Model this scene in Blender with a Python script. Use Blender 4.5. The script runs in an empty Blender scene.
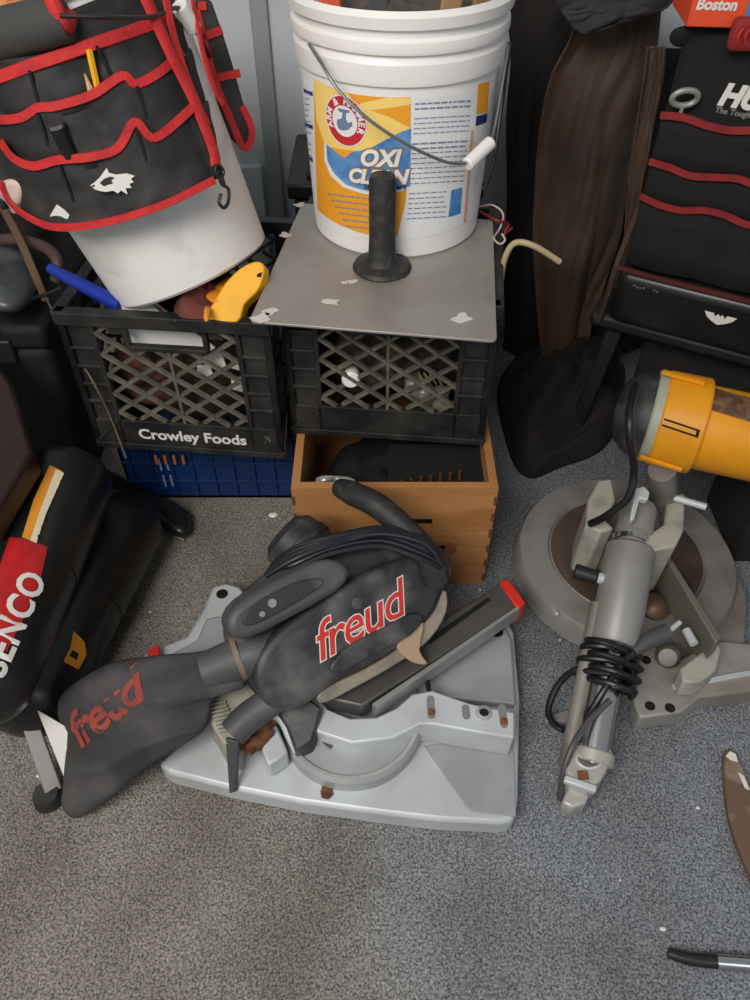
import bpy, bmesh, math, random
from mathutils import Vector, Matrix, noise
random.seed(7)
S = bpy.context.scene
COL = S.collection
V = Vector
# ------------------------------------------------------------------ camera
PITCH = math.radians(46.0); FOC = 760.0; CAMH = 1.12
cd = bpy.data.cameras.new('camera'); cam = bpy.data.objects.new('camera', cd); COL.objects.link(cam)
cam.location = (0, 0, CAMH); cam.rotation_euler = (math.pi/2 - PITCH, 0, 0)
cd.sensor_fit = 'VERTICAL'; cd.sensor_height = 36.0; cd.lens = 36.0*FOC/1000.0
cd.clip_start = 0.02
S.camera = cam
# ------------------------------------------------------------------ light
S.view_settings.view_transform = 'Standard'; S.view_settings.look = 'None'
S.view_settings.gamma = 1.0; S.view_settings.use_curve_mapping = False
S.view_settings.exposure = 0.42
w = bpy.data.worlds.new('room_world'); S.world = w; w.use_nodes = True
w.node_tree.nodes['Background'].inputs[0].default_value = (0.66, 0.67, 0.70, 1)
w.node_tree.nodes['Background'].inputs[1].default_value = 0.28
def area(name, loc, target, size, power, col):
    l = bpy.data.lights.new(name, 'AREA'); l.shape = 'RECTANGLE'; l.size = size[0]; l.size_y = size[1]
    l.energy = power; l.color = col
    o = bpy.data.objects.new(name, l); COL.objects.link(o); o.location = loc
    o.rotation_euler = (V(target) - V(loc)).to_track_quat('-Z', 'Y').to_euler()
    return o
area('ceiling_lamp', (-0.75, -0.75, 2.2), (0, 1.0, 0.3), (1.1, 0.9), 37.0, (1.0, 0.95, 0.885))
area('window_daylight', (1.5, -1.3, 1.75), (0.3, 0.8, 0.2), (1.0, 1.0), 5.0, (0.78, 0.88, 1.0))

# ------------------------------------------------------------------ maths helpers
FW = V((0, math.cos(PITCH), -math.sin(PITCH))); UP = V((0, math.sin(PITCH), math.cos(PITCH)))
O0 = V((0, 0, CAMH))
def ray(x, y): return (FW + V((1, 0, 0))*((x-375)/FOC) + UP*((500-y)/FOC)).normalized()
def P(x, y, h=0.0):
    d = ray(x, y); return O0 + d*((h-CAMH)/d.z)
def PY(x, y, Y):
    d = ray(x, y); return O0 + d*(Y/d.y)
class Fr:
    """a plane in the room: origin, in-plane axes u, v, normal n (towards the viewer side)"""
    def __init__(s, o, u, n):
        s.o = V(o); s.n = V(n).normalized(); s.u = (V(u) - s.n*V(u).dot(s.n)).normalized(); s.v = s.n.cross(s.u)
    def at(s, x, y, w=0.0):
        d = ray(x, y); o = s.o + s.n*w
        return O0 + d*((o-O0).dot(s.n)/d.dot(s.n))
    def pt(s, a, b, c=0.0): return s.o + s.u*a + s.v*b + s.n*c
def plane3(a, b, c):
    a, b, c = P(*a), P(*b), P(*c)
    n = (b-a).cross(c-a).normalized()
    if n.dot(O0-a) < 0: n = -n
    return Fr(a, b-a, n)
def catmull(pts, k=6, closed=False):
    pts = [V(p) for p in pts]; n = len(pts)
    if n < 3 and not closed: return pts
    out = []
    rng = n if closed else n-1
    for i in range(rng):
        if closed: p0, p1, p2, p3 = pts[(i-1) % n], pts[i], pts[(i+1) % n], pts[(i+2) % n]
        else: p0, p1, p2, p3 = pts[max(i-1, 0)], pts[i], pts[i+1], pts[min(i+2, n-1)]
        for j in range(k):
            t = j/k
            out.append(0.5*((2*p1) + (p2-p0)*t + (2*p0-5*p1+4*p2-p3)*t*t + (3*p1-p0-3*p2+p3)*t*t*t))
    if not closed: out.append(pts[-1])
    return out
def lerplist(vals, m):
    n = len(vals); out = []
    for i in range(m):
        f = i*(n-1)/max(m-1, 1); a = int(f); b = min(a+1, n-1); out.append(vals[a]*(1-f+a) + vals[b]*(f-a))
    return out
# ------------------------------------------------------------------ geometry (verts, faces)
def join(*gs):
    vs, fs = [], []
    for g in gs:
        o = len(vs); vs += list(g[0]); fs += [tuple(i+o for i in f) for f in g[1]]
    return vs, fs
def xf(g, M): return [M @ V(v) for v in g[0]], g[1]
def prism(pts, vec):
    pts = [V(p) for p in pts]; n = len(pts); vec = V(vec)
    vs = pts + [p+vec for p in pts]
    fs = [tuple(range(n)), tuple(range(2*n-1, n-1, -1))]
    for i in range(n):
        j = (i+1) % n; fs.append((j, i, i+n, j+n))
    return vs, fs
def box(c, s, rot=None):
    x, y, z = s[0]/2, s[1]/2, s[2]/2
    vs = [V(p) for p in ((-x,-y,-z),(x,-y,-z),(x,y,-z),(-x,y,-z),(-x,-y,z),(x,-y,z),(x,y,z),(-x,y,z))]
    if rot is not None: vs = [rot @ v for v in vs]
    vs = [v+V(c) for v in vs]
    return vs, [(0,3,2,1),(4,5,6,7),(0,1,5,4),(1,2,6,5),(2,3,7,6),(3,0,4,7)]
def beam(a, b, w, h, up=V((0, 0, 1))):
    a, b = V(a), V(b); t = (b-a).normalized(); s = t.cross(up).normalized(); u = s.cross(t)
    q = [s*w/2+u*h/2, -s*w/2+u*h/2, -s*w/2-u*h/2, s*w/2-u*h/2]
    vs = [a+p for p in q]+[b+p for p in q]
    return vs, [(0,1,2,3),(7,6,5,4),(0,4,5,1),(1,5,6,2),(2,6,7,3),(3,7,4,0)]
def tube(pts, rad, n=12, k=6, closed=False, smooth=True):
    P_ = catmull(pts, k, closed) if smooth else [V(p) for p in pts]
    m = len(P_)
    R = lerplist(rad, m) if isinstance(rad, (list, tuple)) else [rad]*m
    t0 = (P_[1]-P_[0]).normalized(); a = t0.orthogonal().normalized(); vs, fs = [], []
    pt = t0
    for i, p in enumerate(P_):
        if closed: t = (P_[(i+1) % m]-P_[i-1]).normalized()
        else: t = (P_[min(i+1, m-1)]-P_[max(i-1, 0)]).normalized()
        a = (a - t*a.dot(t)).normalized(); b = t.cross(a); pt = t
        for q in range(n):
            th = 2*math.pi*q/n; vs.append(p+(a*math.cos(th)+b*math.sin(th))*R[i])
    for i in range(m if closed else m-1):
        for q in range(n):
            A = i*n+q; B = i*n+(q+1) % n; i2 = (i+1) % m
            fs.append((A, B, i2*n+(q+1) % n, i2*n+q))
    if not closed:
        fs.append(tuple(range(n-1, -1, -1))); fs.append(tuple(range((m-1)*n, m*n)))
    return vs, fs
def lathe(o, axis, prof, n=48, ref=None, caps=True):
    """prof: list of (radius, distance along axis); radius 0 is a pole"""
    o = V(o); ax = V(axis).normalized(); a = (V(ref)-ax*V(ref).dot(ax)).normalized() if ref is not None else ax.orthogonal().normalized(); b = ax.cross(a)
    vs, fs, rows = [], [], []
    for r, t in prof:
        k = len(vs)
        if r < 1e-5: vs.append(o+ax*t); rows.append([k]*n)
        else:
            for q in range(n):
                th = 2*math.pi*q/n; vs.append(o+ax*t+(a*math.cos(th)+b*math.sin(th))*r)
            rows.append(list(range(k, k+n)))
    for A, B in zip(rows, rows[1:]):
        for q in range(n):
            f = []
            for i in (A[q], A[(q+1) % n], B[(q+1) % n], B[q]):
                if i not in f: f.append(i)
            if len(f) > 2: fs.append(tuple(f))
    if caps and prof[0][0] >= 1e-5: fs.append(tuple(reversed(rows[0])))
    if caps and prof[-1][0] >= 1e-5: fs.append(tuple(rows[-1]))
    return vs, fs
def ribbon(pts, nrm, w, th, k=6):
    """flat band: nrm is one normal or a list"""
    pp = catmull(pts, k); m = len(pp)
    ns = [V(nrm)]*m if isinstance(nrm, Vector) else lerplist([V(x) for x in nrm], m)
    W = lerplist(w, m) if isinstance(w, (list, tuple)) else [w]*m
    vs, fs = [], []
    for i, p in enumerate(pp):
        t = (pp[min(i+1, m-1)]-pp[max(i-1, 0)]).normalized(); n_ = (ns[i]-t*ns[i].dot(t)).normalized(); s = t.cross(n_)
        for a, b in ((-.5, 0), (-.42, 1), (.42, 1), (.5, 0)): vs.append(p+s*a*W[i]+n_*b*th)
    for i in range(m-1):
        for q in range(4): fs.append((i*4+q, i*4+(q+1) % 4, (i+1)*4+(q+1) % 4, (i+1)*4+q))
    fs.append((3, 2, 1, 0)); fs.append(tuple((m-1)*4+q for q in range(4)))
    return vs, fs
def pillow(outline, n, T, Tb=None, k=4, rings=10, wob=0.0, wf=18.0, cen=None, sharp=0.5, fold=None):
    """cushion-like solid over a star-shaped outline"""
    o = catmull(outline, k, True); m = len(o); c = sum(o, V((0, 0, 0)))/m if cen is None else V(cen)
    Tb = T if Tb is None else Tb; n = V(n).normalized(); vs, fs = [], []
    def ring(s, sg, T_):
        for p in o:
            q = c+(p-c)*s; h = T_*(1-s*s)**sharp
            h2 = h*(1+wob*noise.noise(q*wf)*2) + wob*0.35*h*noise.noise(q*wf*2.7+V((3, 1, 2)))
            if fold:
                d_, fa, fb, am = fold; e_ = n.cross(d_); z_ = noise.noise(V((q.dot(d_)*fa, q.dot(e_)*fb, 1.7)))
                h2 = h*(1+am*(0.5-2.2*abs(z_))) + wob*0.2*h*noise.noise(q*wf)
            vs.append(q+n*sg*h2)
    ss = [1-(i/rings)**1.6 for i in range(rings)]
    for s in ss: ring(s, 1, T)
    a0 = len(vs); vs.append(c+n*T)
    for s in ss[1:]: ring(s, -1, Tb)
    b0 = len(vs); vs.append(c-n*Tb)
    R = len(ss)
    for i in range(R-1):
        for q in range(m): fs.append((i*m+q, i*m+(q+1) % m, (i+1)*m+(q+1) % m, (i+1)*m+q))
    for q in range(m): fs.append(((R-1)*m+q, (R-1)*m+(q+1) % m, a0))
    off = a0+1
    for q in range(m): fs.append(((q+1) % m, q, off+q, off+(q+1) % m))
    for i in range(R-2):
        for q in range(m): fs.append((off+i*m+(q+1) % m, off+i*m+q, off+(i+1)*m+q, off+(i+1)*m+(q+1) % m))
    for q in range(m): fs.append((off+(R-2)*m+(q+1) % m, off+(R-2)*m+q, b0))
    return vs, fs
def grid(fn, n, m):
    vs = [fn(i/(n-1), j/(m-1)) for j in range(m) for i in range(n)]
    fs = [(j*n+i, j*n+i+1, (j+1)*n+i+1, (j+1)*n+i) for j in range(m-1) for i in range(n-1)]
    return vs, fs
def flat_text(s, size, bold=0.0, shear=0.0, align='LEFT', spacing=1.0):
    c = bpy.data.curves.new('t', 'FONT'); c.body = s; c.size = size; c.offset = bold; c.shear = shear
    c.align_x = align; c.space_character = spacing; c.resolution_u = 3
    o = bpy.data.objects.new('t', c); COL.objects.link(o)
    bpy.context.view_layer.update()
    dg = bpy.context.evaluated_depsgraph_get(); me = bpy.data.meshes.new_from_object(o.evaluated_get(dg))
    g = ([v.co.copy() for v in me.vertices], [tuple(p.vertices) for p in me.polygons])
    bpy.data.objects.remove(o); bpy.data.curves.remove(c); bpy.data.meshes.remove(me)
    return g
def text_on(fr, x, y, s, size, ang=0.0, w=0.001, **k):
    """text laid on plane fr, anchored where the sight line (x,y) meets it"""
    g = flat_text(s, size, **k); a = fr.at(x, y, w); ca, sa = math.cos(ang), math.sin(ang)
    return [a + fr.u*(v.x*ca-v.y*sa) + fr.v*(v.x*sa+v.y*ca) for v in g[0]], g[1]
class Cone:
    """a bucket or tank: base centre o, axis a, radius r0 + k*t; theta 0 faces ref"""
    def __init__(s, o, a, r0, k, ref):
        s.o = V(o); s.a = V(a).normalized(); s.r0 = r0; s.k = k
        s.e1 = (V(ref)-s.a*V(ref).dot(s.a)).normalized(); s.e2 = s.a.cross(s.e1)
    def hit(s, x, y, off=0.0):
        d = ray(x, y); q = O0-s.o; qa, da = q.dot(s.a), d.dot(s.a); qp, dp = q-s.a*qa, d-s.a*da
        r = s.r0+off+s.k*qa
        A = dp.dot(dp)-(s.k*da)**2; B = 2*(qp.dot(dp)-r*s.k*da); C_ = qp.dot(qp)-r*r
        D = max(B*B-4*A*C_, 0); u = (-B-math.sqrt(D))/(2*A); p = O0+d*u-s.o
        return math.atan2(p.dot(s.e2), p.dot(s.e1)), p.dot(s.a)
    def pt(s, th, t, off=0.0): return s.o+s.a*t+s.rd(th)*(s.r0+s.k*t+off)
    def rd(s, th): return s.e1*math.cos(th)+s.e2*math.sin(th)
    def patch(s, pix, off=0.0005, uv=False):
        pts = [s.hit(*p) for p in pix] if not uv else pix
        bm = bmesh.new(); f = bm.faces.new([bm.verts.new((a, b, 0)) for a, b in pts])
        lo, hi = min(p[0] for p in pts), max(p[0] for p in pts)
        a = lo+0.05
        while a < hi:
            bmesh.ops.bisect_plane(bm, geom=bm.verts[:]+bm.edges[:]+bm.faces[:], plane_co=(a, 0, 0), plane_no=(1, 0, 0)); a += 0.05
        bmesh.ops.triangulate(bm, faces=[f for f in bm.faces if len(f.verts) > 4])
        bm.verts.index_update()
        g = [s.pt(v.co.x, v.co.y, off) for v in bm.verts], [tuple(v.index for v in f.verts) for f in bm.faces]
        bm.free(); return g
    def text(s, x, y, st, size, ang=0.0, off=0.001, **k):
        g = flat_text(st, size, **k); th, t = s.hit(x, y); R = s.r0+s.k*t; ca, sa = math.cos(ang), math.sin(ang)
        return [s.pt(th+(v.x*ca-v.y*sa)/R, t+v.x*sa+v.y*ca, off) for v in g[0]], g[1]
    def line(s, pix, off): return [s.pt(*s.hit(x, y, off), off) for x, y in pix], [s.rd(s.hit(x, y, off)[0]) for x, y in pix]

# ------------------------------------------------------------------ materials
def lin(c):
    return tuple(((v/255)/12.92 if v/255 <= 0.04045 else ((v/255+0.055)/1.055)**2.4) for v in c)
MATS = {}
def mat(name, col, rough=0.6, metal=0.0, col2=None, scale=8.0, amt=0.5, bump=0.0, bscale=60.0, spec=0.5, coat=0.0, detail=6.0, lo=0.45, hi=0.65, alpha=1.0):
    if name in MATS: return MATS[name]
    m = bpy.data.materials.new(name); m.use_nodes = True; nt = m.node_tree; b = nt.nodes['Principled BSDF']
    b.inputs['Roughness'].default_value = rough; b.inputs['Metallic'].default_value = metal
    b.inputs['Specular IOR Level'].default_value = spec; b.inputs['Coat Weight'].default_value = coat; b.inputs['Alpha'].default_value = alpha
    tc = nt.nodes.new('ShaderNodeTexCoord')
    if col2 is not None:
        nz = nt.nodes.new('ShaderNodeTexNoise'); nz.inputs['Scale'].default_value = scale; nz.inputs['Detail'].default_value = detail
        nt.links.new(tc.outputs['Object'], nz.inputs['Vector'])
        mr = nt.nodes.new('ShaderNodeMapRange'); mr.inputs[1].default_value = lo; mr.inputs[2].default_value = hi; mr.inputs[4].default_value = amt
        nt.links.new(nz.outputs['Fac'], mr.inputs[0])
        mx = nt.nodes.new('ShaderNodeMix'); mx.data_type = 'RGBA'
        mx.inputs[6].default_value = (*lin(col), 1); mx.inputs[7].default_value = (*lin(col2), 1)
        nt.links.new(mr.outputs[0], mx.inputs[0]); nt.links.new(mx.outputs[2], b.inputs['Base Color'])
    else: b.inputs['Base Color'].default_value = (*lin(col), 1)
    if bump:
        n2 = nt.nodes.new('ShaderNodeTexNoise'); n2.inputs['Scale'].default_value = bscale; n2.inputs['Detail'].default_value = 4
        nt.links.new(tc.outputs['Object'], n2.inputs['Vector'])
        bp = nt.nodes.new('ShaderNodeBump'); bp.inputs['Strength'].default_value = bump; bp.inputs['Distance'].default_value = 0.004
        nt.links.new(n2.outputs['Fac'], bp.inputs['Height']); nt.links.new(bp.outputs['Normal'], b.inputs['Normal'])
    MATS[name] = m; return m
def carpet_mat():
    m = bpy.data.materials.new('grey blue loop carpet'); m.use_nodes = True; nt = m.node_tree; b = nt.nodes['Principled BSDF']
    b.inputs['Roughness'].default_value = 0.95; b.inputs['Specular IOR Level'].default_value = 0.15
    tc = nt.nodes.new('ShaderNodeTexCoord')
    def nz(sc, det=3.0):
        n = nt.nodes.new('ShaderNodeTexNoise'); n.inputs['Scale'].default_value = sc; n.inputs['Detail'].default_value = det
        nt.links.new(tc.outputs['Object'], n.inputs['Vector']); return n
    r = nt.nodes.new('ShaderNodeValToRGB'); e = r.color_ramp.elements
    e[0].position = 0.34; e[0].color = (*lin((84, 84, 85)), 1); e[1].position = 0.68; e[1].color = (*lin((176, 173, 169)), 1)
    a = nz(330, 4); nt.links.new(a.outputs['Fac'], r.inputs[0])
    d = nt.nodes.new('ShaderNodeValToRGB'); e = d.color_ramp.elements
    e[0].position = 0.35; e[0].color = (0.68, 0.66, 0.63, 1); e[1].position = 0.62; e[1].color = (1, 1, 1, 1)
    c = nz(5.5, 5); nt.links.new(c.outputs['Fac'], d.inputs[0])
    mx = nt.nodes.new('ShaderNodeMix'); mx.data_type = 'RGBA'; mx.blend_type = 'MULTIPLY'; mx.inputs[0].default_value = 1.0
    nt.links.new(r.outputs[0], mx.inputs[6]); nt.links.new(d.outputs[0], mx.inputs[7])
    # warm lamp light and bluish daylight painted into the carpet colour across X
    sx = nt.nodes.new('ShaderNodeSeparateXYZ'); nt.links.new(tc.outputs['Object'], sx.inputs[0])
    n3 = nz(3.0, 3); ad = nt.nodes.new('ShaderNodeMath'); ad.operation = 'MULTIPLY_ADD'; ad.inputs[1].default_value = 0.5
    nt.links.new(n3.outputs['Fac'], ad.inputs[0]); nt.links.new(sx.outputs['X'], ad.inputs[2])
    mr = nt.nodes.new('ShaderNodeMapRange'); mr.inputs[1].default_value = 0.0; mr.inputs[2].default_value = 0.55
    nt.links.new(ad.outputs[0], mr.inputs[0])
    light_tint = nt.nodes.new('ShaderNodeMix'); light_tint.data_type = 'RGBA'
    light_tint.inputs[6].default_value = (1.0, 0.95, 0.88, 1); light_tint.inputs[7].default_value = (0.78, 0.86, 0.97, 1); nt.links.new(mr.outputs[0], light_tint.inputs[0])
    m2 = nt.nodes.new('ShaderNodeMix'); m2.data_type = 'RGBA'; m2.blend_type = 'MULTIPLY'; m2.inputs[0].default_value = 1.0
    nt.links.new(mx.outputs[2], m2.inputs[6]); nt.links.new(light_tint.outputs[2], m2.inputs[7]); nt.links.new(m2.outputs[2], b.inputs['Base Color'])
    bp = nt.nodes.new('ShaderNodeBump'); bp.inputs['Strength'].default_value = 0.7; bp.inputs['Distance'].default_value = 0.004
    f = nz(260, 3); nt.links.new(f.outputs['Fac'], bp.inputs['Height']); nt.links.new(bp.outputs['Normal'], b.inputs['Normal'])
    return m
def wood_mat(name, c1, c2, sc=(2, 2, 15)):
    m = bpy.data.materials.new(name); m.use_nodes = True; nt = m.node_tree; b = nt.nodes['Principled BSDF']; b.inputs['Roughness'].default_value = 0.5
    tc = nt.nodes.new('ShaderNodeTexCoord'); mp = nt.nodes.new('ShaderNodeMapping'); mp.inputs['Scale'].default_value = sc
    nt.links.new(tc.outputs['Object'], mp.inputs['Vector'])
    n = nt.nodes.new('ShaderNodeTexNoise'); n.inputs['Scale'].default_value = 1.6; n.inputs['Detail'].default_value = 6; n.inputs['Distortion'].default_value = 0.8
    nt.links.new(mp.outputs[0], n.inputs['Vector'])
    r = nt.nodes.new('ShaderNodeValToRGB'); e = r.color_ramp.elements
    e[0].position = 0.35; e[0].color = (*lin(c1), 1); e[1].position = 0.65; e[1].color = (*lin(c2), 1)
    nt.links.new(n.outputs['Fac'], r.inputs[0]); nt.links.new(r.outputs[0], b.inputs['Base Color'])
    MATS[name] = m; return m
M_carpet = carpet_mat()
M_wall = mat('pale painted wall panel', (196, 202, 205), 0.55, col2=(178, 184, 187), scale=4, amt=0.6)
M_black = mat('black moulded plastic', (26, 26, 27), 0.5, col2=(44, 43, 41), scale=14, amt=0.6)
M_crate = mat('dusty black crate plastic', (28, 28, 28), 0.5, col2=(84, 80, 74), scale=22, amt=0.4, bump=0.15, bscale=120, lo=.42, hi=.75)
M_lat = mat('dusty grey crate lattice', (84, 81, 72), 0.6, col2=(120, 114, 100), scale=30, amt=0.7)
M_white = mat('white bucket plastic', (238, 236, 232), 0.35, col2=(224, 221, 214), scale=6, amt=0.6)
M_whitedirty = mat('scuffed white bucket plastic', (226, 224, 220), 0.4, col2=(150, 145, 138), scale=14, amt=0.5, lo=.56, hi=.78, detail=9)
M_alu = mat('dull aluminium sheet', (160, 156, 150), 0.45, 0.35, col2=(140, 128, 116), scale=7, amt=0.5)
M_rubber = mat('worn black rubber grip', (40, 39, 38), 0.6, col2=(86, 83, 78), scale=60, amt=0.5, bump=0.2, lo=.5, hi=.75)
M_wire = mat('zinc wire', (150, 148, 145), 0.35, 0.9)
M_fabric = mat('black nylon fabric', (30, 29, 30), 0.7, col2=(58, 55, 53), scale=13, amt=0.8, bump=0.8, bscale=22)
M_fabric2 = mat('deep black nylon fabric', (17, 17, 18), 0.9, col2=(25, 24, 24), scale=9, amt=0.8, bump=0.4, bscale=26)
M_red = mat('red nylon binding', (196, 40, 40), 0.75, col2=(160, 28, 30), scale=40, amt=0.7, bump=0.3, bscale=200)
M_redd = mat('dark red nylon binding', (140, 34, 34), 0.8, col2=(110, 24, 26), scale=40, amt=0.7)
M_pine = wood_mat('oiled pine', (156, 104, 58), (184, 132, 80))
M_blue = mat('blue crate plastic', (18, 52, 108), 0.45, col2=(22, 42, 78), scale=12, amt=0.6)
M_leather = mat('dark brown leather', (78, 60, 46), 0.6, col2=(40, 33, 28), scale=5, amt=0.9, bump=0.5, bscale=25, detail=9)
M_leather_b = mat('black brown suede', (22, 19, 18), 0.9, col2=(34, 28, 25), scale=9, amt=0.7, bump=0.3)  # also colours the added dark backdrops and filler boxes
M_cast = mat('grey cast aluminium', (172, 175, 177), 0.45, 0.25, col2=(146, 148, 150), scale=9, amt=0.7, bump=0.08, bscale=90)
M_castw = mat('pale cast aluminium', (200, 205, 208), 0.45, 0.15, col2=(176, 178, 178), scale=9, amt=0.7)
M_castd = mat('stained cast aluminium', (138, 133, 127), 0.5, 0.25, col2=(94, 86, 76), scale=11, amt=0.8, bump=0.1)
M_rust = mat('rust', (122, 78, 48), 0.9, col2=(70, 44, 30), scale=60, amt=0.9)
M_saw = mat('dusty black saw housing', (44, 44, 46), 0.5, col2=(118, 115, 112), scale=17, amt=0.75, lo=.48, hi=.78, detail=12, bump=0.12, bscale=50)
M_sawg = mat('dusty grey saw plastic', (70, 71, 73), 0.55, col2=(100, 98, 95), scale=16, amt=0.5)
M_bag = mat('grey black dust bag cloth', (52, 51, 52), 0.85, col2=(86, 84, 83), scale=11, amt=0.6, bump=0.5, bscale=40)
M_beige = mat('beige grey casting', (170, 167, 154), 0.6, col2=(130, 124, 108), scale=25, amt=0.6)
M_redp = mat('red plastic cap', (214, 44, 32), 0.4)
M_wlogo = mat('white lettering', (222, 218, 212), 0.5)
M_rlogo = mat('red lettering', (206, 46, 36), 0.5)
M_rlogof = mat('faded red lettering', (150, 62, 52), 0.8, col2=(100, 56, 52), scale=50, amt=0.6)
M_tank = mat('satin black tank paint', (24, 25, 25), 0.32, col2=(40, 41, 40), scale=10, amt=0.5)
M_tlabel = mat('red tank label', (186, 26, 28), 0.35, col2=(120, 30, 34), scale=20, amt=0.5)
M_orange = mat('orange label', (226, 150, 40), 0.5, col2=(200, 110, 30), scale=20, amt=0.5)
M_cream = mat('cream label', (220, 208, 176), 0.5)
M_yellow = mat('yellow tool plastic', (240, 176, 26), 0.45, col2=(216, 150, 20), scale=14, amt=0.4)
M_yelm = mat('yellow motor housing', (226, 150, 16), 0.42, col2=(190, 122, 22), scale=10, amt=0.4)
M_grey = mat('grey painted metal', (142, 141, 138), 0.45, 0.2, col2=(122, 118, 112), scale=9, amt=0.5)
M_chrome = mat('chromed steel', (205, 205, 205), 0.22, 1.0)
M_dkmetal = mat('dark steel', (70, 68, 66), 0.35, 0.8, col2=(50, 46, 42), scale=30, amt=0.7)
M_cable = mat('black cable', (22, 22, 24), 0.4)
M_cableb = mat('dark blue black cable', (24, 27, 33), 0.45)
M_darkin = mat('flat black void', (12, 12, 12), 0.9)  # flat black; also stands for the dark inside of holes, slots and box
M_maroon = mat('dark maroon painted metal', (48, 20, 16), 0.45, col2=(28, 14, 12), scale=9, amt=0.8)
M_lblue = mat('label blue', (64, 126, 190), 0.5, col2=(140, 180, 214), scale=30, amt=0.6)
M_navy = mat('label navy', (38, 50, 110), 0.5)
M_lorange = mat('label orange', (240, 162, 36), 0.5)
M_lyellow = mat('label pale yellow', (248, 214, 120), 0.5)
M_lred = mat('label red', (196, 40, 50), 0.5)
M_print = mat('label small print', (126, 136, 166), 0.6)
M_labelw = mat('label white', (232, 232, 232), 0.45)
M_tan = mat('tan plastic', (170, 155, 118), 0.5)
M_brown = mat('brown cloth', (96, 56, 42), 0.85, col2=(60, 36, 30), scale=30, amt=0.8)
M_clear = mat('cloudy clear film', (150, 150, 146), 0.15, col2=(60, 58, 56), scale=30, amt=0.8, spec=0.8)
M_skin = mat('dull brass', (170, 140, 80), 0.4, 0.7)

# ------------------------------------------------------------------ objects
WM = {}
def props(o, label=None, cat=None, group=None, kind=None):
    if label: o['label'] = label
    if cat: o['category'] = cat
    if group: o['group'] = group
    if kind: o['kind'] = kind
    return o
def thing(name, loc, label, cat, group=None, rz=0.0):
    o = bpy.data.objects.new(name, None); COL.objects.link(o); o.location = loc; o.rotation_euler = (0, 0, rz); o.empty_display_size = 0.05
    WM[o] = Matrix.Translation(V(loc)) @ Matrix.Rotation(rz, 4, 'Z')
    return props(o, label, cat, group)
def add(name, g, m, parent=None, bevel=0.0, smooth=None, local=False, sub=0, solid=0.0, label=None, seg=2, weld=True):
    me = bpy.data.meshes.new(name)
    vs = [V(v) for v in g[0]]
    if parent is not None and not local:
        I = WM[parent].inverted(); vs = [I @ v for v in vs]
    loc = V((0, 0, 0))
    if parent is None:
        loc = V(((min(v.x for v in vs)+max(v.x for v in vs))/2, (min(v.y for v in vs)+max(v.y for v in vs))/2, min(v.z for v in vs)))
        vs = [v-loc for v in vs]
    me.from_pydata(vs, [], g[1]); me.validate()
    bm = bmesh.new(); bm.from_mesh(me)
    if weld: bmesh.ops.remove_doubles(bm, verts=bm.verts, dist=1e-6)
    bmesh.ops.recalc_face_normals(bm, faces=bm.faces); bm.to_mesh(me); bm.free()
    if smooth is None: smooth = 35
    if smooth:
        for p in me.polygons: p.use_smooth = True
        me.set_sharp_from_angle(angle=math.radians(smooth))
    me.materials.append(m)
    o = bpy.data.objects.new(name, me); COL.objects.link(o); o.location = loc
    if parent is not None: o.parent = parent; WM[o] = WM[parent]
    else: WM[o] = Matrix.Translation(loc)
    if solid:
        s = o.modifiers.new('solid', 'SOLIDIFY'); s.thickness = solid; s.offset = 0
    if bevel:
        b = o.modifiers.new('bevel', 'BEVEL'); b.width = bevel; b.segments = seg; b.limit_method = 'ANGLE'; b.angle_limit = math.radians(40)
        b.harden_normals = False
    if sub:
        s = o.modifiers.new('sub', 'SUBSURF'); s.levels = sub; s.render_levels = sub
    if label: o['label'] = label
    return o
def copy_tree(o, parent=None):
    c = o.copy(); COL.objects.link(c); c.parent = parent
    WM[c] = WM[o]
    for ch in list(o.children): copy_tree(ch, c)
    return c
def structure(name, g, m, **k): return props(add(name, g, m, **k), kind='structure')

# ================================================================== SETTING
WY = 1.72
structure('floor', box((0, 0.6, -0.02), (4.0, 4.2, 0.04)), M_carpet)
structure('wall_back', box((0, WY+0.03, 1.2), (4.0, 0.06, 2.4)), M_wall)
structure('wall_left', box((-1.5, 0.6, 1.2), (0.06, 4.0, 2.4)), M_wall)
xs = PY(262, 100, WY).x
structure('trim_1', box((xs+0.012, WY-0.004, 1.2), (0.035, 0.012, 2.4)), mat('grey wall strip', (150, 155, 160), 0.5), bevel=0.003)
structure('trim_2', box((xs-0.10, WY-0.006, 0.21), (0.17, 0.016, 0.42)), M_wall, bevel=0.004)

# ================================================================== FREUD SAW
BO = P(360, 730, 0)
saw = thing('miter_saw', (BO.x, BO.y, 0), 'dusty black miter saw with freud lettering and cloth dust bag, pale base', 'saw')
def slab(pix, h, th, m, name, parent, bevel=0.003, k=0, **kw):
    pts = [P(x, y, h) for x, y in pix]
    if k: pts = catmull(pts, k, True)
    return add(name, prism(pts, V((0, 0, -th))), m, parent, bevel=bevel, **kw)
basepix = [(158,764),(185,738),(150,704),(118,672),(150,650),(186,636),(203,608),(212,586),(226,582),(240,586),(262,612),(330,622),(400,628),(440,622),(478,610),(508,621),(514,632),(520,700),(518,800),(514,820),(500,823),(440,820),(380,813),(300,802),(230,788),(170,773)]
base = slab(basepix, 0.042, 0.042, M_castw, 'base', saw, bevel=0.006)
# raised rear table wings
slab([(392,692),(400,640),(470,622),(506,627),(512,640),(516,704),(430,696)], 0.058, 0.02, M_cast, 'table_wing', saw, bevel=0.004)
slab([(150,664),(196,640),(206,618),(240,612),(270,640),(260,700),(180,690)], 0.058, 0.02, M_cast, 'table_wing', saw, bevel=0.004)
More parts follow.
